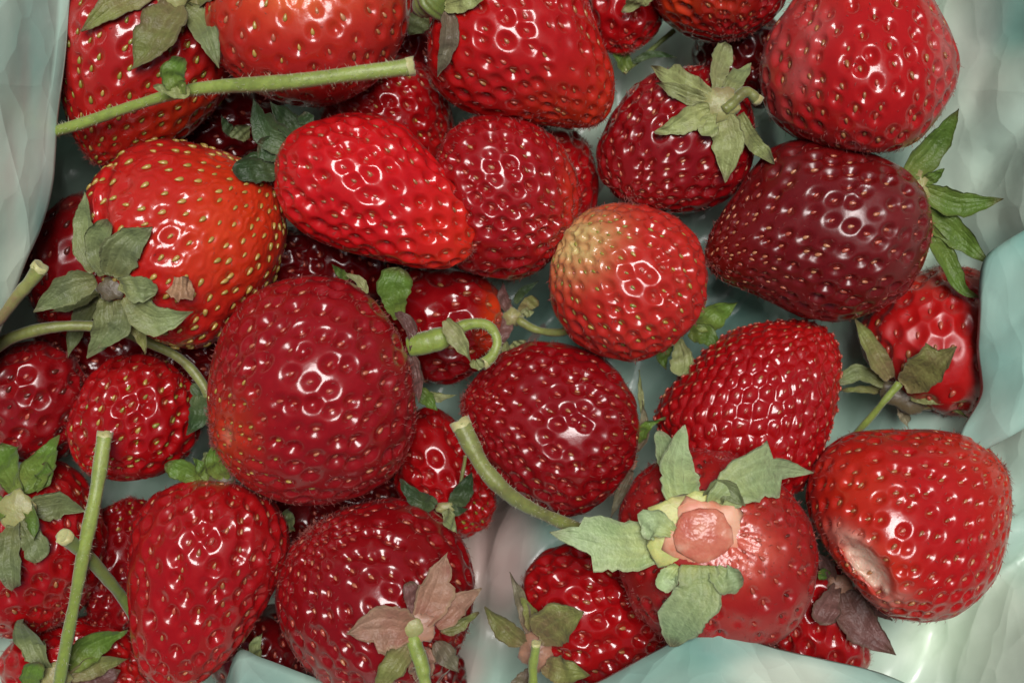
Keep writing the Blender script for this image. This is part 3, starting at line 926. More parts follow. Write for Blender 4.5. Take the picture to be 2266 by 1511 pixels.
B('gapJ', 'added dark filler strawberry in the gap left of the small loose calyx, under two big berries', (800, 1105), -300, (1, .3, 0), circ(790, 1105, 110, 95), FM(R_gap_shade), res=.5, hair=0)  # added as well, covers lit floor with a dark berry
B('gapG', 'small dark strawberry piece under the pink calyx at the bottom edge', (960, 1500), -275, (0, 1, -.2), circ(950, 1500, 85, 90), FM(R_gap_shade), res=.55, hair=0)
B('b35', 'dark strawberry in the narrow gap left of the large top centre berry', (930, 120), -295, (.2, 1, 0), circ(930, 110, 110, 120), FM(R_gap_shade), res=.55, hair=0)

# ---- second layer
B('b3', 'dark strawberry with pale seeds tucked under the torn orange-topped berry', (860, 260), -205, (.8, .5, -.1),
  [(700, 300), (720, 220), (770, 160), (840, 125), (910, 125), (960, 165), (995, 220), (1006, 275), (1000, 330), (960, 390), (860, 410), (760, 380)],
  FM(R_red), sp=38, seeds=(('tan', 2), ('yellow', 1)), res=.85, depth=6)
B('b5', 'dark red strawberry at the top edge between two larger fruits', (1375, 30), -165, (.3, 1, .1),
  [(1290, 10), (1300, 80), (1340, 118), (1385, 125), (1430, 98), (1462, 66), (1475, 20), (1450, -50), (1370, -80), (1310, -50)], FM(R_red), sp=46, res=.8, seeds=(('red', 1),))
B('b12b', 'red strawberry mostly hidden behind the right side of the dark round lattice berry', (1225, 385), -190, (.6, -.6, -.2),
  [(1130, 330), (1190, 275), (1260, 280), (1305, 320), (1322, 390), (1318, 455), (1280, 500), (1200, 510), (1130, 450)], FM(R_red), res=.75, sp=46)
B('b15', 'dull dark red strawberry half covered by the bag on the far left', (165, 590), -190, (-.4, .8, .1),
  [(240, 440), (170, 428), (112, 462), (78, 525), (58, 590), (66, 650), (90, 705), (150, 745), (230, 750), (290, 690), (300, 560)], FM(R_deep, gloss=.2), sp=58, res=.85, depth=4, seeds=(('dark', 1), ('red', 1)))
B('b17', 'glossy dark strawberry with orange right shoulder under the bent stem loop', (985, 725), -175, (-1, -.1, .1),
  [(845, 660), (860, 610), (930, 585), (1000, 592), (1070, 608), (1106, 650), (1112, 700), (1098, 760), (1062, 820), (1000, 848), (930, 850), (880, 815), (850, 740)],
  FM(R_deep, gloss=.08), sp=56, depth=7, res=.9, seeds=(('red', 2), ('brown', 1)), patches=[('warm', 1095, 700, 28, 90, 8, .9, 0)])
B('b20', 'dull red strawberry on the right with its side under the bag fold', (2055, 745), -190, (.2, -1, .1),
  [(1898, 730), (1930, 670), (1980, 625), (2060, 595), (2140, 590), (2200, 630), (2225, 740), (2210, 860), (2150, 925), (2070, 915), (1985, 870), (1920, 800)],
  FM(R_bright, gloss=.22, bloom=.05), sp=58, depth=5, res=.9, seeds=(('red', 2), ('brown', 1)))
B('b23', 'glossy red strawberry at the bottom, its wilted calyx on its left side', (1315, 1355), -130, (1, .35, .1),
  [(1150, 1320), (1162, 1265), (1200, 1222), (1262, 1200), (1330, 1203), (1405, 1250), (1470, 1330), (1492, 1410), (1460, 1470), (1400, 1515), (1300, 1530), (1210, 1490), (1165, 1410)],
  FM(R_red, gloss=.07), sp=46, depth=8, seeds=(('red', 2), ('brown', 1)), hair=200)
B('b27', 'dark crimson strawberry cut by the left edge, behind the small yellow-seeded one', (70, 880), -140, (-.5, .5, .3),
  [(-60, 800), (0, 775), (60, 755), (115, 755), (172, 788), (205, 850), (190, 930), (155, 1000), (90, 1035), (10, 1010), (-60, 960), (-90, 880)],
  FM(R_deep, gloss=.16, bloom=.05), sp=52, depth=7, res=.9, seeds=(('red', 1), ('dark', 1)))
B('b29', 'dark shaded strawberry wedged behind the bright cone at lower left, a few yellow seeds showing', (250, 1250), -205, (.3, -1, .1),
  [(170, 1280), (180, 1190), (220, 1130), (290, 1100), (350, 1110), (390, 1200), (380, 1320), (300, 1400), (220, 1385)], FM(R_deep), sp=40, res=.75, seeds=(('red', 1),), tipseeds='yellow')
B('b30', 'red strawberry in the bottom left corner under a calyx and long stem', (170, 1455), -170, (.9, .3, .1),
  [(0, 1460), (40, 1412), (110, 1380), (195, 1362), (270, 1382), (312, 1440), (330, 1520), (280, 1590), (150, 1610), (30, 1570)], FM(R_red, gloss=.07), sp=46, res=.85, seeds=(('red', 1),), hair=200)
B('b31', 'small red strawberry with a pointed yellow-seeded tip under the thick curved stem', (985, 1060), -185, (.7, .8, .1),
  [(880, 990), (900, 925), (945, 900), (985, 912), (1035, 970), (1080, 1045), (1098, 1115), (1075, 1165), (1030, 1192), (970, 1190), (900, 1140), (870, 1070)],
  FM(R_red), sp=42, seeds=(('red', 1),), tipseeds='green', res=.85)
B('b32', 'red strawberry at lower right under a purple wilted calyx', (1815, 1385), -165, (0, 1, .1),
  [(1690, 1400), (1715, 1300), (1770, 1220), (1835, 1230), (1885, 1310), (1915, 1390), (1926, 1460), (1890, 1510), (1800, 1520), (1720, 1480)], FM(R_red), sp=48, res=.85, seeds=(('red', 1),))

# ---- upper layer
B('b8', 'dark red strawberry wearing a pale green star calyx', (1490, 315), -70, (-.5, .6, .35),
  [(1400, 192), (1350, 250), (1318, 325), (1325, 395), (1365, 440), (1430, 465), (1500, 472), (1570, 462), (1622, 432), (1656, 370), (1672, 300), (1660, 228), (1605, 165), (1530, 150), (1455, 162)],
  FM(R_deep, gloss=.12), sp=42, depth=5.6, seeds=(('red', 3), ('tan', 1)), tipd=1.0)
B('b19', 'glossy seedy red strawberry below the maroon berry, pointing up right', (1665, 890), -95, (.6, -.75, .1),
  [(1450, 935), (1463, 890), (1500, 840), (1560, 782), (1620, 736), (1700, 712), (1780, 710), (1832, 730), (1858, 780), (1852, 860), (1836, 930), (1812, 1000), (1780, 1070), (1720, 1120), (1640, 1100), (1560, 1050), (1495, 1005)],
  FM(R_red, gloss=.07), sp=34, depth=-3.5, fat=6, seeds=(('red', 3), ('brown', 1)), tipd=.8, hair=150, sink=.2)
B('b18', 'dark red strawberry in the middle with rough pitted left side', (1225, 945), -80, (-.85, -.25, .2),
  [(1022, 890), (1058, 832), (1110, 780), (1180, 755), (1260, 765), (1325, 787), (1372, 830), (1402, 880), (1408, 950), (1396, 1020), (1352, 1085), (1292, 1135), (1230, 1142), (1170, 1116), (1110, 1072), (1063, 1010), (1033, 950)],
  FM(R_deep, gloss=.11), sp=40, depth=5.6, seeds=(('red', 3), ('brown', 1)), tipseeds='red', tipd=1.8)
B('b26', 'small strawberry with yellow-green seeds left of the biggest dark berry', (300, 925), -75, (-.5, .7, .3),
  [(148, 955), (160, 900), (200, 832), (250, 792), (320, 782), (380, 800), (424, 850), (447, 915), (440, 970), (402, 1020), (342, 1053), (270, 1060), (200, 1040), (163, 1000)],
  FM(R_red, gloss=.08), sp=42, depth=6.5, seeds=(('green', 1), ('yellow', 1), ('brown', 1)), seedsize=.4)
B('b28', 'red strawberry at the left edge under a fresh green leafy calyx', (80, 1215), -75, (.2, .9, -.2),
  [(60, 1030), (120, 1020), (172, 1050), (212, 1110), (236, 1190), (222, 1280), (172, 1350), (110, 1392), (30, 1412), (-50, 1380), (-90, 1250), (-60, 1100)],
  FM(R_red), sp=50, depth=5, seeds=(('red', 1), ('brown', 1)))
B('b1', 'orange-red strawberry with green seeds in the top left corner', (300, 160), -45, (-.45, 1, .05),
  [(150, 10), (138, 80), (135, 150), (142, 220), (165, 300), (192, 350), (225, 374), (262, 365), (335, 335), (405, 300), (470, 240), (510, 190), (520, 100), (480, 0), (400, -60), (280, -70), (200, -40)],
  FM(((0.40, .012, .008), (.36, .009, .008), (.27, .007, .008)), gloss=.1), sp=48, depth=4.5, pit=.42, seeds=(('green', 3), ('yellow', 1)), seedsize=.4,
  patches=[('warm', 400, 270, 120, 60, -25, .7, 0)])
B('b6', 'dark red strawberry with an orange shoulder at the top edge', (1595, -20), -45, (.25, 1, .1),
  [(1440, -10), (1465, 35), (1520, 75), (1580, 96), (1642, 86), (1702, 50), (1742, 5), (1750, -60), (1700, -130), (1595, -150), (1490, -120), (1440, -60)],
  FM(R_deep, gloss=.08), sp=38, depth=5, res=.85, seeds=(('red', 3), ('brown', 1)), patches=[('warm', 1500, 5, 60, 35, 15, .95, 0), ('warm', 1600, 10, 60, 22, 0, .5, 0)])
B('b24', 'dark red strawberry at the bottom with a dusky pink calyx', (825, 1315), -30, (-.4, -.45, .3),
  [(606, 1335), (614, 1270), (640, 1210), (690, 1160), (760, 1125), (850, 1105), (930, 1118), (992, 1160), (1032, 1220), (1050, 1290), (1040, 1370), (1010, 1450), (950, 1520), (850, 1550), (740, 1525), (660, 1460), (620, 1395)],
  FM(R_deep, gloss=.1, bloom=.02), sp=47, depth=6, pit=.43, seeds=(('red', 3), ('tan', 1)), hair=800)
B('b10', 'the darkest maroon strawberry, densely seeded at its left tip', (1805, 525), -25, (-1, .25, .12),
  [(1556, 575), (1572, 515), (1615, 445), (1660, 380), (1710, 325), (1780, 310), (1850, 330), (1920, 345), (1985, 375), (2027, 430), (2043, 510), (2032, 580), (2002, 650), (1940, 690), (1860, 713), (1780, 702), (1720, 672), (1650, 640), (1592, 620)],
  FM(R_dark, gloss=.19, bloom=.0), sp=42, depth=6.4, pit=.46, cone=.3, seeds=(('tan', 2), ('red', 2)), tipseeds='tan', tipd=3.6, seedsize=.40, sink=.2)
B('b14', 'big orange strawberry with long yellow seeds and a wilted sage calyx', (415, 545), -10, (.75, -.55, .12),
  [(192, 440), (215, 395), (240, 370), (285, 332), (350, 310), (420, 314), (500, 334), (562, 365), (608, 405), (626, 470), (632, 530), (618, 590), (590, 640), (545, 690), (505, 735), (468, 762), (420, 774), (360, 757), (308, 712), (268, 655), (240, 605), (212, 545), (194, 490)],
  FM(((.50,.03,.010),(.44,.010,.010),(.36,.008,.010)), warm=(.57,.042,.007), gloss=.08), sp=46, depth=4, fat=3, cone=.12, dent=.2, seeds=(('yellow', 1),), seedsize=.46, sink=.1, tipd=1.0, hair=150,
  patches=[('warm', 505, 515, 100, 150, 0, 1.0, 0), ('warm', 400, 480, 130, 120, 0, .35, 0), ('none', 236, 480, 16, 150, 0, 0, 22), ('none', 400, 690, 150, 16, 15, 0, 10)])
B('b12', 'round dark red strawberry with a shiny lattice of pits in the centre top', (1130, 440), -30, (.8, .5, .45),
  [(972, 350), (1000, 292), (1058, 264), (1122, 260), (1190, 274), (1240, 308), (1276, 370), (1287, 440), (1272, 505), (1240, 560), (1192, 600), (1140, 620), (1075, 612), (1010, 590), (975, 520), (962, 430)],
  FM(((0.33, .008, .006), (.29, .004, .006), (.27, .005, .006)), gloss=.10), sp=39, depth=6.2, seeds=(('red', 3), ('brown', 1)), tipd=.15, hair=900, pit=.48,
  patches=[('warm', 1262, 400, 22, 90, 0, .35, 0)])
B('b11', 'orange-red round strawberry with a pale yellow-green tip', (1388, 625), 0, (-.8, -.6, .32),
  [(1213, 640), (1220, 580), (1250, 512), (1300, 466), (1370, 448), (1440, 455), (1500, 482), (1545, 532), (1561, 600), (1552, 680), (1520, 732), (1470, 776), (1400, 801), (1332, 790), (1272, 756), (1230, 702)],
  FM(((0.48, .08, .03), (.44, .018, .011), (.38, .012, .010)), pale=YEL, gloss=.1, bloom=.03), sp=40, depth=6, seeds=(('green', 1), ('red', 1), ('yellow', 1)), tipseeds='green', tipd=1.6,
  patches=[('pale', 1280, 535, 58, 70, 25, .95, 0), ('pale', 1275, 545, 20, 18, 0, .5, 8)])
B('b2', 'orange-red strawberry at the top with its calyx end torn pale', (688, 25), 25, (.05, .62, -.72),
  [(460, 20), (466, 90), (498, 150), (540, 190), (600, 218), (660, 236), (715, 237), (765, 225), (830, 192), (880, 135), (906, 70), (912, 0), (890, -90), (800, -170), (680, -195), (560, -160), (480, -80)],
  FM(((0.34, .009, .008), (.37, .012, .009), (.42, .02, .010)), pale=(.80, .20, .07), gloss=.12, bloom=.03), sp=50, depth=4.2, pit=.36, seeds=(('tan', 1), ('brown', 1), ('yellow', 1)), seedsize=.36, dent=.3,
  patches=[('warm', 672, 0, 150, 80, 0, 1.0, 0), ('streak', 676, 2, 85, 42, 0, 1.0, 0)])
B('b4', 'large bright red strawberry at the top centre, its tip to the lower right', (1155, 110), 0, (.7, .75, .05),
  [(965, 30), (948, 90), (950, 165), (985, 215), (1040, 248), (1110, 264), (1180, 272), (1250, 281), (1300, 287), (1342, 262), (1360, 220), (1357, 155), (1332, 90), (1310, 30), (1288, -40), (1180, -90), (1050, -60)],
  FM(R_bright, gloss=.1), sp=46, depth=5.6, pit=.46, seeds=(('brown', 1), ('red', 2)), tipd=.9)
B('b21', 'strawberry with a bite-like pale hole in its lower left side', (2010, 1160), 0, (.75, -.5, .25),
  [(1787, 1105), (1797, 1050), (1822, 1008), (1880, 965), (1960, 950), (2060, 950), (2132, 964), (2190, 1000), (2222, 1050), (2228, 1120), (2216, 1200), (2196, 1270), (2150, 1330), (2100, 1362), (2020, 1371), (1950, 1352), (1900, 1312), (1850, 1252), (1812, 1200), (1793, 1152)],
  FM(R_bright, pale=(.62, .44, .34), gloss=.12, bloom=.02), sp=43, depth=4.8, pit=.38, seeds=(('brown', 2), ('tan', 1), ('red', 1)), tipd=1.6,
  patches=[('warm', 1890, 1080, 80, 100, 0, .4, 0), ('warm', 1910, 1230, 70, 115, -38, .5, 0), ('hole', 1912, 1248, 23, 66, -38, 1.1, 60), ('streak', 1868, 1188, 22, 36, -50, .8, 0), ('streak', 1962, 1318, 38, 18, -30, .6, 0)])
B('b9', 'largest bright red strawberry in the top right with a dusty bloom', (1900, 150), 25, (-.05, -1, .15),
  [(1745, 25), (1702, 80), (1685, 150), (1690, 212), (1712, 262), (1762, 302), (1830, 332), (1900, 343), (1962, 340), (2022, 318), (2072, 262), (2106, 200), (2113, 140), (2092, 80), (2062, 25), (2030, -40), (1950, -95), (1850, -95), (1785, -40)],
  FM(R_bright, pale=(.42,.14,.13), gloss=.09, bloom=.05), sp=50, depth=5, pit=.38, seeds=(('brown', 2), ('red', 1)), tipd=.6, seedsize=.36, cone=.28,
  patches=[('dust', 1755, 110, 55, 120, 20, .75, 0), ('dust', 1720, 260, 40, 70, 0, .5, 0), ('dust', 2085, 120, 28, 150, 0, .5, 0), ('none', 1900, 350, 60, 26, 0, 0, 16)])
B('b25', 'bright red heart-shaped strawberry at lower left pointing down', (465, 1270), 10, (-.28, 1, .08),
  [(288, 1240), (300, 1150), (340, 1096), (400, 1065), (470, 1062), (540, 1070), (600, 1106), (635, 1160), (641, 1220), (616, 1290), (582, 1350), (540, 1410), (500, 1462), (445, 1510), (390, 1530), (338, 1508), (310, 1460), (298, 1400), (290, 1320)],
  FM(((0.36, .010, .007), (.33, .004, .006), (.31, .005, .006)), gloss=.09), sp=47, depth=6.5, cone=.33, seeds=(('red', 2), ('tan', 1), ('brown', 1)), tipd=1.0)
B('b22', 'strawberry with its stem torn out, pale calyx spread round a wet core', (1580, 1195), 20, (.05, .12, -.97),
  [(1362, 1170), (1374, 1110), (1410, 1050), (1462, 1010), (1530, 990), (1620, 1000), (1692, 1040), (1747, 1095), (1782, 1150), (1796, 1220), (1786, 1300), (1752, 1370), (1702, 1412), (1620, 1422), (1545, 1420), (1460, 1400), (1400, 1340), (1366, 1255)],
  FM(((0.26, .004, .005), (.28, .005, .006), (.31, .009, .008)), pale=(.66, .17, .11), gloss=.17, bloom=.03), sp=47, depth=4.6, pit=.36, seeds=(('red', 2), ('dark', 1)), dent=.12, hair=900,
  patches=[('warm', 1605, 1195, 95, 95, 0, .45, 0), ('streak', 1622, 1200, 62, 66, 0, .8, 0)])
B('b16', 'biggest dark red strawberry left of centre with yellow seeds at its scarred lower left tip', (690, 870), 50, (-.8, .42, .22),
  [(462, 860), (474, 780), (502, 715), (552, 658), (622, 624), (700, 611), (772, 625), (832, 665), (882, 730), (912, 810), (920, 900), (906, 980), (870, 1050), (800, 1097), (720, 1119), (650, 1116), (580, 1087), (520, 1042), (478, 970)],
  FM(((0.29, .011, .007), (.27, .004, .007), (.22, .004, .007)), gloss=.11), sp=45, depth=6.6, pit=.5, cone=.12, seeds=(('red', 3), ('tan', 1)), tipseeds='yellow', tipd=2.0, hair=1100,
  patches=[('warm', 510, 960, 60, 75, 20, .6, 0), ('pale', 512, 962, 16, 20, 0, .35, 14)])
B('b13', 'glossy bright red cone strawberry overlapping the big orange one', (825, 425), 60, (.85, .5, .08),
  [(608, 420), (615, 365), (642, 310), (692, 270), (760, 251), (832, 254), (900, 285), (950, 338), (1000, 398), (1040, 458), (1058, 518), (1046, 566), (1002, 596), (930, 590), (850, 577), (760, 556), (680, 522), (630, 482)],
  FM(((0.56, .025, .007), (.52, .006, .008), (.44, .007, .008)), gloss=.085), sp=42, depth=6.5, cone=.32, seeds=(('brown', 2), ('red', 2)), tipd=.5, seedsize=.34, hair=350)
# ================================================================== calyxes, one sepal at a time
def SP(key, items):
    b = BR[key]
    for i, it in enumerate(items):
        pts, w, mat = it[0], it[1], it[2]
        kw = dict(it[3]) if len(it) > 3 else {}
        sepal(b.root, b.org, pts, w, mat, seed=i * 7 + len(key), **kw)
def ST_(key, pts, radii, mat, **kw): return stem(BR[key].root, BR[key].org, pts, radii, mat, **kw)
def HB(key, *a, **kw): return hub(BR[key].root, BR[key].org, *a, **kw)

SP('b1', [([(345, -25), (265, 5), (182, 72)], 62, 'olive', dict(lift=(4, 16, 12))),
          ([(392, 5), (345, 60), (293, 155)], 100, 'olive', dict(lift=(6, 22, 12), cup=.15)),
          ([(405, 10), (450, 60), (487, 152)], 60, 'sage', dict(lift=(4, 8, 6))),
          ([(405, 0), (460, -15), (520, -50)], 60, 'olive')])
HB('b1', 378, -8, 42, 34, 'hub', seed=1)
SP('b4', [([(990, 25), (990, 80), (968, 172)], 44, 'dry', dict(cup=.5, lift=(4, 16, 20))),
          ([(985, 15), (1030, 5), (1078, -6)], 46, 'lime', dict()),
          ([(945, 30, -90), (925, 50, -110), (905, 78, -130)], 52, 'sage', dict()),
          ([(985, -5), (1000, -40), (1040, -90)], 44, 'olive', dict())])
ST_('b4', [(1000, -40), (970, -12), (945, 8), (925, 22)], (26, 40, 42, 20), 'dark', lift=(14, 20), cut=False, name='stem')
SP('b5', [([(1450, -40), (1420, -5), (1376, 28)], 46, 'lime', dict(lift=(20, 30, 30))),
          ([(1388, 158, -190), (1372, 125, -180), (1346, 98, -180)], 42, 'fresh', dict()),
          ([(1400, 138, -185), (1445, 122, -180), (1497, 130, -190)], 18, 'deep', dict())])
ST_('b5', [(1492, 68, -215), (1440, 112, -205), (1382, 158, -200)], (6, 6, 8), 'dark', n=24)

SP('b8', [([(1570, 215), (1510, 175), (1440, 147)], 52, 'lime', dict(teeth=((1, .7, .25),))),
          ([(1565, 225), (1510, 215), (1450, 185)], 40, 'lime', dict(lift=(4, 8, 14))),
          ([(1583, 205), (1588, 150), (1605, 96)], 60, 'lime', dict(kind='round', lift=(6, 14, 40))),
          ([(1605, 205), (1635, 175), (1662, 142)], 40, 'sage', dict(lift=(2, 6, 6))),
          ([(1570, 240), (1515, 258), (1447, 296)], 58, 'lime', dict(lift=(6, 16, 14))),
          ([(1580, 250), (1570, 275), (1572, 305)], 50, 'lime', dict(kind='round')),
          ([(1605, 255), (1622, 320), (1605, 405)], 66, 'lime', dict(lift=(6, 20, 20))),
          ([(1635, 255), (1668, 310), (1712, 362)], 42, 'lime', dict(kind='strap', lift=(4, 10, 14)))])
HB('b8', 1592, 230, 44, 38, 'hub', seed=3, hgt=.4)
ST_('b8', [(1602, 245), (1630, 220), (1655, 205), (1676, 222)], (11, 12, 12, 13), 'olive', lift=(14, 45), n=26)

SP('b10', [([(2005, 392, 20), (2060, 330, -10), (2120, 242, 30)], 66, 'fresh', dict(lift=(0, 8, 10), roll=.3)),
           ([(2035, 405, 10), (2062, 392, 10), (2088, 374, 10)], 30, 'fresh', dict()),
           ([(2035, 420, 10), (2120, 438, 0), (2219, 441, 10)], 62, 'fresh', dict(cup=.4)),
           ([(2045, 465, 0), (2105, 520, -20), (2184, 584, -20)], 68, 'fresh', dict()),
           ([(2040, 490, 0), (2070, 580, -30), (2110, 645, -40), (2168, 660, -30)], 46, 'fresh', dict(cup=.5))])
HB('b10', 2034, 420, 24, 50, 'hub', seed=4, z=0)

SP('b11', [([(1540, 725, -120), (1580, 690, -110), (1632, 668, -100)], 58, 'fresh', dict(cup=.4)),
           ([(1525, 735, -130), (1560, 745, -120), (1592, 772, -120)], 50, 'fresh', dict()),
           ([(1500, 750, -120), (1510, 795, -110), (1503, 832, -100)], 62, 'lime', dict(kind='round')),
           ([(1482, 760, -140), (1472, 790, -140), (1474, 818, -140)], 34, 'fresh', dict())])
SP('b13', [([(655, 325, 100), (600, 285, 90), (562, 220, 80)], 72, 'deep', dict(cup=.3, teeth=((1, .7, .2),))),
           ([(650, 335, 90), (600, 330, 80), (572, 318, 70)], 62, 'deep', dict(kind='round')),
           ([(660, 310, 100), (640, 270, 90), (600, 228, 60)], 52, 'deep', dict()),
           ([(672, 300, 110), (680, 275, 100), (672, 250, 80)], 44, 'deep', dict(kind='round')),
           ([(615, 385, 80), (570, 380, 90), (516, 374, 90)], 56, 'deep', dict(kind='blunt')),
           ([(612, 360, 80), (570, 352, 70), (535, 352, 60)], 44, 'deep', dict())])
HB('b13', 632, 350, 24, 40, 'hubpink', seed=2, z=75, deg=-40)

SP('b14', [([(212, 600), (172, 520), (190, 425)], 62, 'sage', dict(cup=.3, lift=(14, 40, 40), follow=.25)),
           ([(235, 610), (222, 550), (240, 486)], 60, 'sage', dict(kind='blunt', lift=(14, 22, 16))),
           ([(248, 612), (275, 550), (340, 503)], 84, 'sage', dict(lift=(14, 18, 16))),
           ([(212, 618), (150, 640), (78, 690)], 70, 'sage', dict(follow=.25, lift=(14, 30, 30))),
           ([(215, 640), (165, 665), (112, 692)], 50, 'sage', dict(follow=.3, lift=(2, 8, 4))),
           ([(262, 628), (305, 632), (350, 642)], 58, 'sage', dict(kind='blunt', lift=(14, 22, 16))),
           ([(275, 655), (345, 690), (428, 690)], 66, 'sage', dict(lift=(12, 20, 20))),
           ([(222, 655), (190, 700), (152, 792)], 52, 'sage', dict(follow=.25, lift=(10, 16, 10))),
           ([(235, 660), (228, 720), (192, 792)], 56, 'sage', dict(follow=.25, lift=(14, 24, 16))),
           ([(262, 665), (265, 710), (212, 776)], 50, 'sage', dict(follow=.25, lift=(14, 26, 20))),
           ([(285, 685), (305, 730), (326, 782)], 32, 'olive', dict(cup=.5, follow=.4, lift=(2, 2, 2)))])
HB('b14', 246, 640, 30, 24, 'hubbrown', seed=5, hgt=.2, lift=2)

SP('b16', [([(884, 705, 40), (872, 650, 60), (886, 592, 60)], 96, 'fresh', dict(kind='round', cup=.2, roll=.02)),
           ([(878, 690, 80), (895, 725, 80), (908, 775, 80)], 30, 'purple', dict(cup=.4)),
           ([(905, 780, 80), (925, 830, 60), (928, 892, 30)], 34, 'purple', dict(cup=.4)),
           ([(925, 860, 20), (945, 885, 0), (968, 908, -20)], 32, 'fresh', dict()),
           ([(930, 868, 0), (970, 880, -20), (1012, 874, -20)], 20, 'lime', dict()),
           ([(985, 708, 120), (1012, 755, 130), (1042, 800, 110)], 44, 'lime', dict(cup=.4)),
           ([(1042, 800, 110), (1055, 808, 100), (1072, 800, 95)], 24, 'lime', dict(kind='blunt'))])
ST_('b16', [(905, 768, 75), (945, 757, 80), (990, 742, 82), (1030, 722, 80), (1078, 722, 70), (1100, 752, 60), (1090, 785, 65), (1070, 805, 75)], (21, 25, 24, 14, 11, 11, 11, 13), 'green', fuzz=160, n=56)
SP('b17', [([(1130, 690, -150), (1115, 660, -140), (1112, 622, -130)], 30, 'purple', dict(cup=.4)),
           ([(1140, 672, -150), (1155, 645, -140), (1192, 622, -150)], 22, 'deep', dict()),
           ([(1148, 690, -150), (1170, 675, -140), (1192, 665, -140)], 36, 'olive', dict(kind='round')),
           ([(1148, 700, -150), (1165, 690, -145), (1180, 688, -145)], 26, 'lime', dict(kind='round')),
           ([(1118, 755, -130), (1125, 800, -110), (1130, 842, -90)], 26, 'lime', dict(cup=.5)),
           ([(1110, 745, -140), (1098, 790, -120), (1102, 832, -110)], 32, 'lime', dict(kind='blunt')),
           ([(1130, 770, -140), (1145, 768, -130), (1165, 752, -130)], 30, 'lime', dict()),
           ([(1125, 700, -145), (1112, 730, -140), (1105, 770, -135)], 40, 'purple', dict())])
HB('b17', 1134, 702, 22, 22, 'hub', seed=6, z=-140, hgt=.8)
ST_('b17', [(1146, 708, -130), (1190, 730, -115), (1245, 736, -90), (1296, 708, -55)], (10, 9, 9, 10), 'olive', n=26)
SP('b18', [([(1398, 1010, -60), (1380, 1000, -50), (1350, 985, -40)], 44, 'fresh', dict(cup=.4)),
           ([(1392, 1040, -60), (1385, 1010, -55), (1392, 985, -60)], 46, 'pink', dict()),
           ([(1405, 1000, -70), (1418, 960, -70), (1420, 885, -80)], 26, 'dry', dict(cup=.5)),
           ([(1412, 985, -70), (1430, 948, -50), (1472, 924, -40)], 26, 'fresh', dict(cup=.4)),
           ([(1422, 920, -90), (1418, 870, -110), (1414, 818, -120)], 14, 'lime', dict()),
           ([(1398, 1040, -80), (1378, 1085, -90), (1352, 1145, -90)], 28, 'dry', dict(cup=.5))])
SP('b20', [([(1970, 838, -100), (1935, 790, -80), (1890, 703, -70)], 54, 'olive', dict(cup=.4, kind='leaf')),
           ([(2000, 855, -80), (2055, 815, -10), (2116, 766, 25)], 74, 'olive', dict(teeth=((-1, .72, .25),))),
           ([(1955, 850, -120), (1900, 828, -110), (1853, 848, -120)], 40, 'sage', dict(kind='blunt')),
           ([(1960, 862, -150), (1910, 855, -150), (1860, 862, -150)], 20, 'olive', dict()),
           ([(2015, 880, -110), (2090, 868, -90), (2166, 882, -80)], 34, 'lime', dict()),
           ([(2030, 900, -130), (2090, 905, -120), (2142, 925, -130)], 22, 'olive', dict()),
           ([(1990, 890, -140), (2000, 920, -160), (2010, 945, -180)], 30, 'dry', dict())])
HB('b20', 2000, 880, 62, 30, 'hubbrown', seed=7, z=-125, deg=25)
ST_('b20', [(1990, 848, -80), (1955, 890, -90), (1915, 935, -130), (1872, 985, -190)], (9, 8, 8, 8), 'green', n=26)

# torn berry: each sepal drapes over whatever it crosses
SP('b22', [([(1520, 1130), (1508, 1050), (1512, 940)], 92, 'pale', dict(lift=(8, 14, 34))),
           ([(1500, 1090), (1475, 1020), (1460, 952)], 60, 'pale', dict(lift=(6, 12, 26), kind='blunt')),
           ([(1572, 1120), (1650, 1065), (1720, 1042), (1800, 1045)], 82, 'pale', dict(lift=(10, 30, 44, 44), teeth=((1, .70, .34), (-1, .62, .40)), cup=.1)),
           ([(1485, 1212, 200), (1400, 1198, 170), (1310, 1182, 140), (1216, 1176, 115)], 104, 'pale', dict(teeth=((1, .72, .16), (-1, .60, .22)), cup=.12)),
           ([(1545, 1250), (1542, 1310), (1505, 1360), (1485, 1430)], 98, 'pale', dict(lift=(8, 14, 18, 16), kind='strap', cup=.1)),
           ([(1495, 1180), (1450, 1160), (1418, 1172)], 72, 'pale', dict(kind='round', lift=(12, 40, 26))),
           ([(1560, 1105), (1605, 1085), (1648, 1118)], 50, 'sage', dict(lift=(10, 22, 16), cup=.4)),
           ([(1580, 1260), (1605, 1285), (1645, 1278)], 66, 'pale', dict(kind='blunt', lift=(8, 14, 26))),
           ([(1500, 1250), (1478, 1280), (1495, 1300)], 58, 'pale', dict(kind='round', lift=(6, 10, 10)))])
hub(BR['b22'].root, BR['b22'].org, 1562, 1188, 84, 80, RIM, seed=4, hgt=.2, lift=-6, name='torn_rim', wob=1.2)
HB('b22', 1524, 1180, 88, 86, 'hubyellow', seed=8, hgt=.16, lift=-6, name='calyx_ring')
hub(BR['b22'].root, BR['b22'].org, 1556, 1184, 62, 58, CORE, seed=9, hgt=.24, lift=6, name='torn_core', wob=.45)

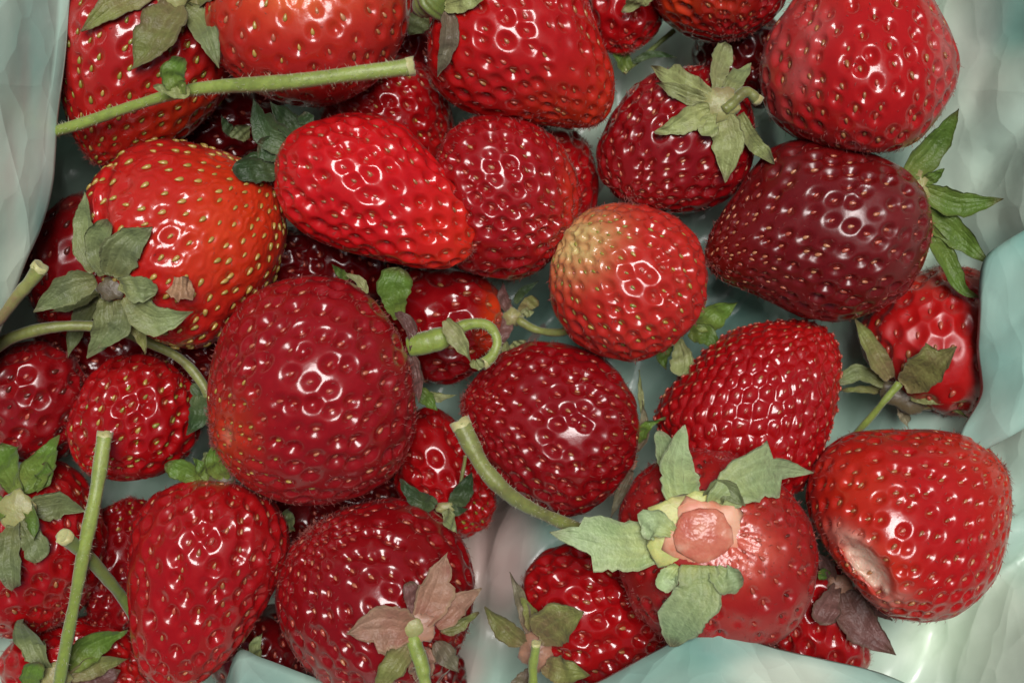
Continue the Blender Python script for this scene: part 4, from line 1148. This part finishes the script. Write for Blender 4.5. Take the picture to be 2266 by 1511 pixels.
SP('b23', [([(1160, 1425, -20), (1115, 1385, -10), (1072, 1340, -10)], 54, 'olive', dict(cup=.3)),
           ([(1168, 1400, -20), (1150, 1330, -10), (1128, 1265, 0)], 30, 'dry', dict(cup=.5)),
           ([(1178, 1395, -15), (1168, 1355, -10), (1152, 1318, -10)], 36, 'olive', dict(cup=.4)),
           ([(1190, 1410, 0), (1235, 1375, 40), (1292, 1352, 60)], 92, 'olive', dict(kind='leaf', cup=.2)),
           ([(1205, 1470, 0), (1250, 1490, 30), (1305, 1490, 40)], 60, 'olive', dict()),
           ([(1180, 1480, -20), (1150, 1510, -30), (1110, 1530, -40)], 36, 'dry', dict())])
HB('b23', 1188, 1440, 40, 46, 'hubpink', seed=10, z=-20)
ST_('b23', [(1178, 1530, 20), (1180, 1480, 40), (1186, 1424, 70)], (10, 10, 10), 'green', n=20)
SP('b24', [([(925, 1380), (915, 1330), (905, 1285)], 42, 'purple', dict(kind='round', lift=(2, 6, 8))),
           ([(935, 1380), (960, 1310), (990, 1222)], 76, 'pink', dict(lift=(8, 26, 46), teeth=((1, .62, .12),))),
           ([(965, 1385), (1010, 1345), (1066, 1300)], 52, 'pink', dict(lift=(6, 20, 60), follow=.3)),
           ([(915, 1392), (850, 1385), (768, 1402)], 88, 'pink', dict(lift=(8, 24, 34), teeth=((-1, .62, .2),))),
           ([(905, 1420), (870, 1470), (826, 1530)], 56, 'olive', dict(lift=(6, 10, 20))),
           ([(975, 1395), (1015, 1385), (1060, 1352)], 30, 'olive', dict(follow=.3)),
           ([(965, 1420), (985, 1450), (1016, 1485)], 44, 'dry', dict(follow=.5)),
           ([(940, 1430), (930, 1470), (935, 1520)], 60, 'pink', dict(lift=(2, 4, 4)))])
HB('b24', 922, 1388, 40, 36, 'hubpink', seed=11, hgt=.3)
HB('b24', 912, 1388, 24, 22, 'hub', seed=3, hgt=.3, lift=12, name='stem_collar', wob=.4)
ST_('b24', [(926, 1372), (914, 1392), (922, 1440), (934, 1485), (950, 1545)], (12, 18, 16, 13, 13), 'green', lift=(-40, -4, 20, 28, 34), n=34, fuzz=60, follow=.2)
SP('b25', [([(455, 1066, 30), (410, 1050, 40), (366, 1026, 40)], 50, 'fresh', dict(kind='blunt')),
           ([(468, 1062, 30), (448, 1040, 40), (428, 1012, 40)], 30, 'fresh', dict()),
           ([(495, 1060, 40), (482, 1020, 60), (476, 978, 60)], 54, 'fresh', dict()),
           ([(480, 1055, 20), (460, 1035, 10), (455, 1000, 0)], 40, 'sage', dict())])
HB('b25', 492, 1060, 32, 20, 'hubbrown', seed=12, z=35)
SP('b26', [([(440, 875, 0), (440, 915, 20), (416, 962, 30)], 48, 'deep', dict()),
           ([(425, 850, -40), (445, 880, -40), (455, 930, -50)], 30, 'deep', dict())])
SP('b28', [([(55, 1090), (90, 1030), (132, 962)], 72, 'fresh', dict(lift=(10, 26, 40))),
           ([(40, 1090), (15, 1040), (5, 980)], 90, 'fresh', dict(kind='round', lift=(12, 26, 24))),
           ([(65, 1125), (130, 1115), (192, 1130)], 66, 'sage', dict(lift=(8, 18, 24))),
           ([(50, 1150), (70, 1195), (92, 1240)], 66, 'sage', dict(kind='round', lift=(6, 12, 10))),
           ([(30, 1160), (20, 1225), (32, 1302)], 66, 'sage', dict(kind='blunt', lift=(6, 16, 18))),
           ([(62, 1110), (80, 1150), (78, 1195)], 36, 'fresh', dict(cup=.6, lift=(14, 26, 30))),
           ([(15, 1120), (-25, 1130), (-70, 1150)], 70, 'fresh', dict()),
           ([(78, 1085), (98, 1060), (92, 1030)], 44, 'fresh', dict(kind='round', lift=(12, 20, 14)))])
HB('b28', 38, 1130, 40, 44, 'hub', seed=13, hgt=.22)
SP('b30', [([(110, 1490), (85, 1430), (52, 1372)], 84, 'sage', dict(kind='round', lift=(8, 24, 30))),
           ([(150, 1480), (205, 1425), (282, 1396)], 70, 'fresh', dict(lift=(8, 30, 36), cup=.4)),
           ([(155, 1500), (215, 1470), (286, 1456)], 48, 'olive', dict(lift=(6, 16, 20))),
           ([(160, 1515), (220, 1500), (270, 1480)], 60, 'purple', dict(lift=(2, 6, 6))),
           ([(75, 1540), (70, 1500), (88, 1462)], 54, 'fresh', dict(kind='round', lift=(16, 40, 50)))])
HB('b30', 118, 1500, 40, 36, 'hub', seed=14)
ST_('b30', [(128, 1530, -20), (150, 1400, 60), (178, 1270, 120), (208, 1120, 130), (232, 962, 110)], (13, 13, 14, 15, 17), 'green', n=60, fuzz=200)
ST_('b29', [(312, 1385, -60), (262, 1310, -10), (205, 1240, 70), (143, 1188, 150)], (13, 13, 14, 17), 'dark', n=40)
SP('b32', [([(1852, 1295, -60), (1830, 1330, -40), (1812, 1380, -30)], 70, 'purple', dict(kind='round', cup=.3)),
           ([(1868, 1310, -60), (1905, 1370, -40), (1980, 1446, -30)], 80, 'purple', dict(cup=.2)),
           ([(1880, 1305, -80), (1925, 1330, -80), (1974, 1372, -80)], 40, 'purple', dict()),
           ([(1840, 1285, -70), (1825, 1250, -60), (1800, 1215, -60)], 34, 'purple', dict()),
           ([(1835, 1270, -65), (1822, 1265, -55), (1815, 1282, -50)], 26, 'fresh', dict(kind='round'))])
HB('b32', 1858, 1295, 30, 26, 'hubpink', seed=15, z=-65)
SP('gapB', [([(770, 620, -60), (752, 605, -50), (735, 585, -40)], 22, 'fresh', dict()),
            ([(812, 650, 40), (790, 625, 20), (765, 608, 0)], 24, 'lime', dict())])
SP('gapF', [([(648, 1175, -120), (642, 1150, -110), (640, 1125, -110)], 34, 'sage', dict(kind='round'))])
SP('gapD', [([(570, 1460, -80), (565, 1430, -70), (580, 1400, -70)], 28, 'sage', dict()), ([(560, 1470, -80), (540, 1450, -70), (525, 1430, -70)], 30, 'dry', dict())])
SP('gapA', [([(520, 300, -100), (505, 285, -95), (490, 255, -90)], 26, 'deep', dict()), ([(545, 310, -110), (530, 290, -105), (520, 280, -100)], 60, 'sage', dict(kind='round'))])

# ---- a loose calyx, loose stems and a scrap of dry leaf lying on the fruit
o_ = wpos(985, 1125, -10)
lc = empty('calyx', o_); tag(lc, 'small dark green loose calyx lying above the berry with the pink calyx', 'calyx')
for pts, w, m in (([(965, 1118), (920, 1098), (884, 1060)], 42, 'deep'), ([(1000, 1122), (1025, 1085), (1045, 1044)], 46, 'deep'),
                  ([(990, 1125), (1012, 1130), (1036, 1124)], 24, 'deep'), ([(985, 1128), (1000, 1155), (1012, 1180)], 30, 'sage')):
    sepal(lc, o_, pts, w, m, lift=(14, 22, 40), follow=.3)
stem(lc, o_, [(1012, 1105), (1022, 1060), (1030, 1010)], (5, 4, 4), 'olive', lift=(8, 16), n=20)
hub(lc, o_, 985, 1124, 22, 14, 'hub', seed=3, lift=8)

def loose(label, pts, radii, mat, **kw):
    x, y = pts[len(pts) // 2][:2]; z = pts[len(pts) // 2][2] if len(pts[0]) > 2 else top_z(x, y)
    o = wpos(x, y, z)
    e = empty('berry_stem', o); tag(e, label, 'stem', 'loose strawberry stems')
    stem(e, o, pts, radii, mat, **kw)
    return e, o
e_, o_ = loose('long straight hairy green stem lying across the two top left berries', [(10, 318, 40), (100, 296, 118), (180, 272, 150), (300, 232, 195), (430, 200, 225), (620, 185, 262), (770, 165, 270), (908, 148, 262)],
               (12, 12, 12, 13, 15, 16, 16, 18), 'green', fuzz=520, n=70)
sepal(e_, o_, [(398, 208, 250), (388, 170, 262), (408, 130, 270)], 58, 'fresh', kind='blunt', name='leaflet')
sepal(e_, o_, [(420, 205, 250), (380, 200, 250), (340, 193, 246)], 34, 'lime', name='leaflet')
loose('thick curved green stem with a knobbly end above the torn-out berry', [(1340, 1190, 40), (1240, 1155, 80), (1150, 1108, 140), (1080, 1045, 190), (1045, 990, 195), (1020, 938, 190)],
      (13, 14, 14, 16, 18, 22), 'olive', fuzz=200, n=60)
loose('short stem, brown below and green above, leaning on the left bag wall', [(-30, 735, 130), (20, 680, 150), (58, 635, 165), (88, 592, 180)], (11, 12, 13, 17), 'brown', n=34)
loose('thin arched yellow-green stem running in from the left edge under the sage calyx', [(-40, 790, 10), (30, 745, 20), (130, 722, 25), (240, 728, 10), (330, 760, -20), (400, 795, -20), (445, 845, -10), (466, 890, -10)],
      (14, 13, 13, 12, 11, 11, 11, 11), 'olive', n=60)
o_ = wpos(405, 638, top_z(405, 638) + 8)
fl = empty('leaf_flake', o_); tag(fl, 'tan scrap of dry leaf stuck on the big orange strawberry', 'leaf scrap')
sepal(fl, o_, [(378, 630), (402, 640), (432, 646)], 52, 'tan', kind='strap', lift=(8, 14, 8), name='blade', wav=2.2, teeth=((1, .5, .15),))

# ================================================================== folds of the bag in front of the fruit
def off(l, dx, dy, z): return [(x + dx, y + dy, z) for x, y, _ in l]
li = [(152, -160, 150), (146, -20, 150), (138, 120, 150), (122, 260, 145), (112, 400, 140), (88, 500, 135), (55, 580, 130), (20, 680, 125), (-20, 780, 120), (-90, 900, 110)]
loft('bag_fold', [off(li, -620, 0, -400), off(li, -430, 0, 300), off(li, -270, 0, 380), off(li, -150, 0, 310), off(li, -70, 0, 225), off(li, -18, 0, 160), li, off(li, -6, 0, 60), off(li, -40, 0, -40), off(li, -75, 0, -200)], 80, 90, bag, 21, 8, .58,
     [('pink', 95, 330, 18, 150, .2), ('pink', 50, 160, 12, 120, .15), ('mint', 70, 60, 50, 150, .4), ('mint', 95, 480, 20, 130, .5), ('pink', 20, 420, 12, 140, .15), ('white', 40, 600, 40, 90, .4)], deg=80.0, stretch=.35)
def fold_edge(edge, dirx, diry, z, seed, mint, blobs=(), amp=16, name='bag_fold', nu=70, deg=20.0, rise=1.0):
    l = [(x, y, z + dz) for x, y, dz in edge]; g = rise
    loft(name, [off(l, dirx * 640, diry * 640, -420), off(l, dirx * 420, diry * 420, z + 120 * g), off(l, dirx * 230, diry * 230, z + 200 * g), off(l, dirx * 100, diry * 100, z + 105 * g), off(l, dirx * 22, diry * 22, z + 24 * g), l,
                off(l, dirx * 4, diry * 4, z - 5), off(l, dirx * 60, diry * 60, z - 40)], nu, 60, bag, seed, amp, mint, blobs, deg=deg, stretch=.6)
fold_edge([(440, 1640, 0), (488, 1530, 0), (522, 1444, 0), (575, 1457, 0), (645, 1482, 0), (735, 1517, 0), (840, 1570, 0), (900, 1650, 0)], 0, 1, 60, 22, .95)
fold_edge([(1180, 1640, 0), (1250, 1545, 0), (1340, 1497, 0), (1450, 1438, 0), (1573, 1383, 0), (1690, 1424, 0), (1800, 1450, 0), (1920, 1476, 0), (2010, 1512, 0), (2150, 1590, 0)], 0, 1, 150, 23, .85, [('white', 1730, 1490, 130, 45, .6)])  # the white blob paints the flap's glint into the film colour
fold_edge([(2330, 500, -60), (2240, 532, -20), (2186, 556, 0), (2163, 605, 0), (2160, 700, -10), (2164, 790, -10), (2170, 870, -10), (2132, 960, 0), (2146, 1012, 0), (2215, 960, -30), (2290, 900, -60)], .86, -.5, 40, 24, .8, nu=90, deg=75.0, rise=.42, amp=34)


# ================================================================== what the bag stands on
tb = new_mesh('table_top', np.array([wpos(-30000, -30000, 0), wpos(32000, -30000, 0), wpos(32000, 31000, 0), wpos(-30000, 31000, 0)]) + np.array([0, 0, -520.0]), np.array([[0, 3, 2, 1]]), table_mat(), smooth=False)
tag(link('table_top', tb), 'plain table top under the plastic bag', None, kind='structure')
for o in scene.objects:
    if o.type == 'MESH' and o.name.split('.')[0] in ('bag_fold',):
        o.location = Vector((0, 0, 0)) - bag.location
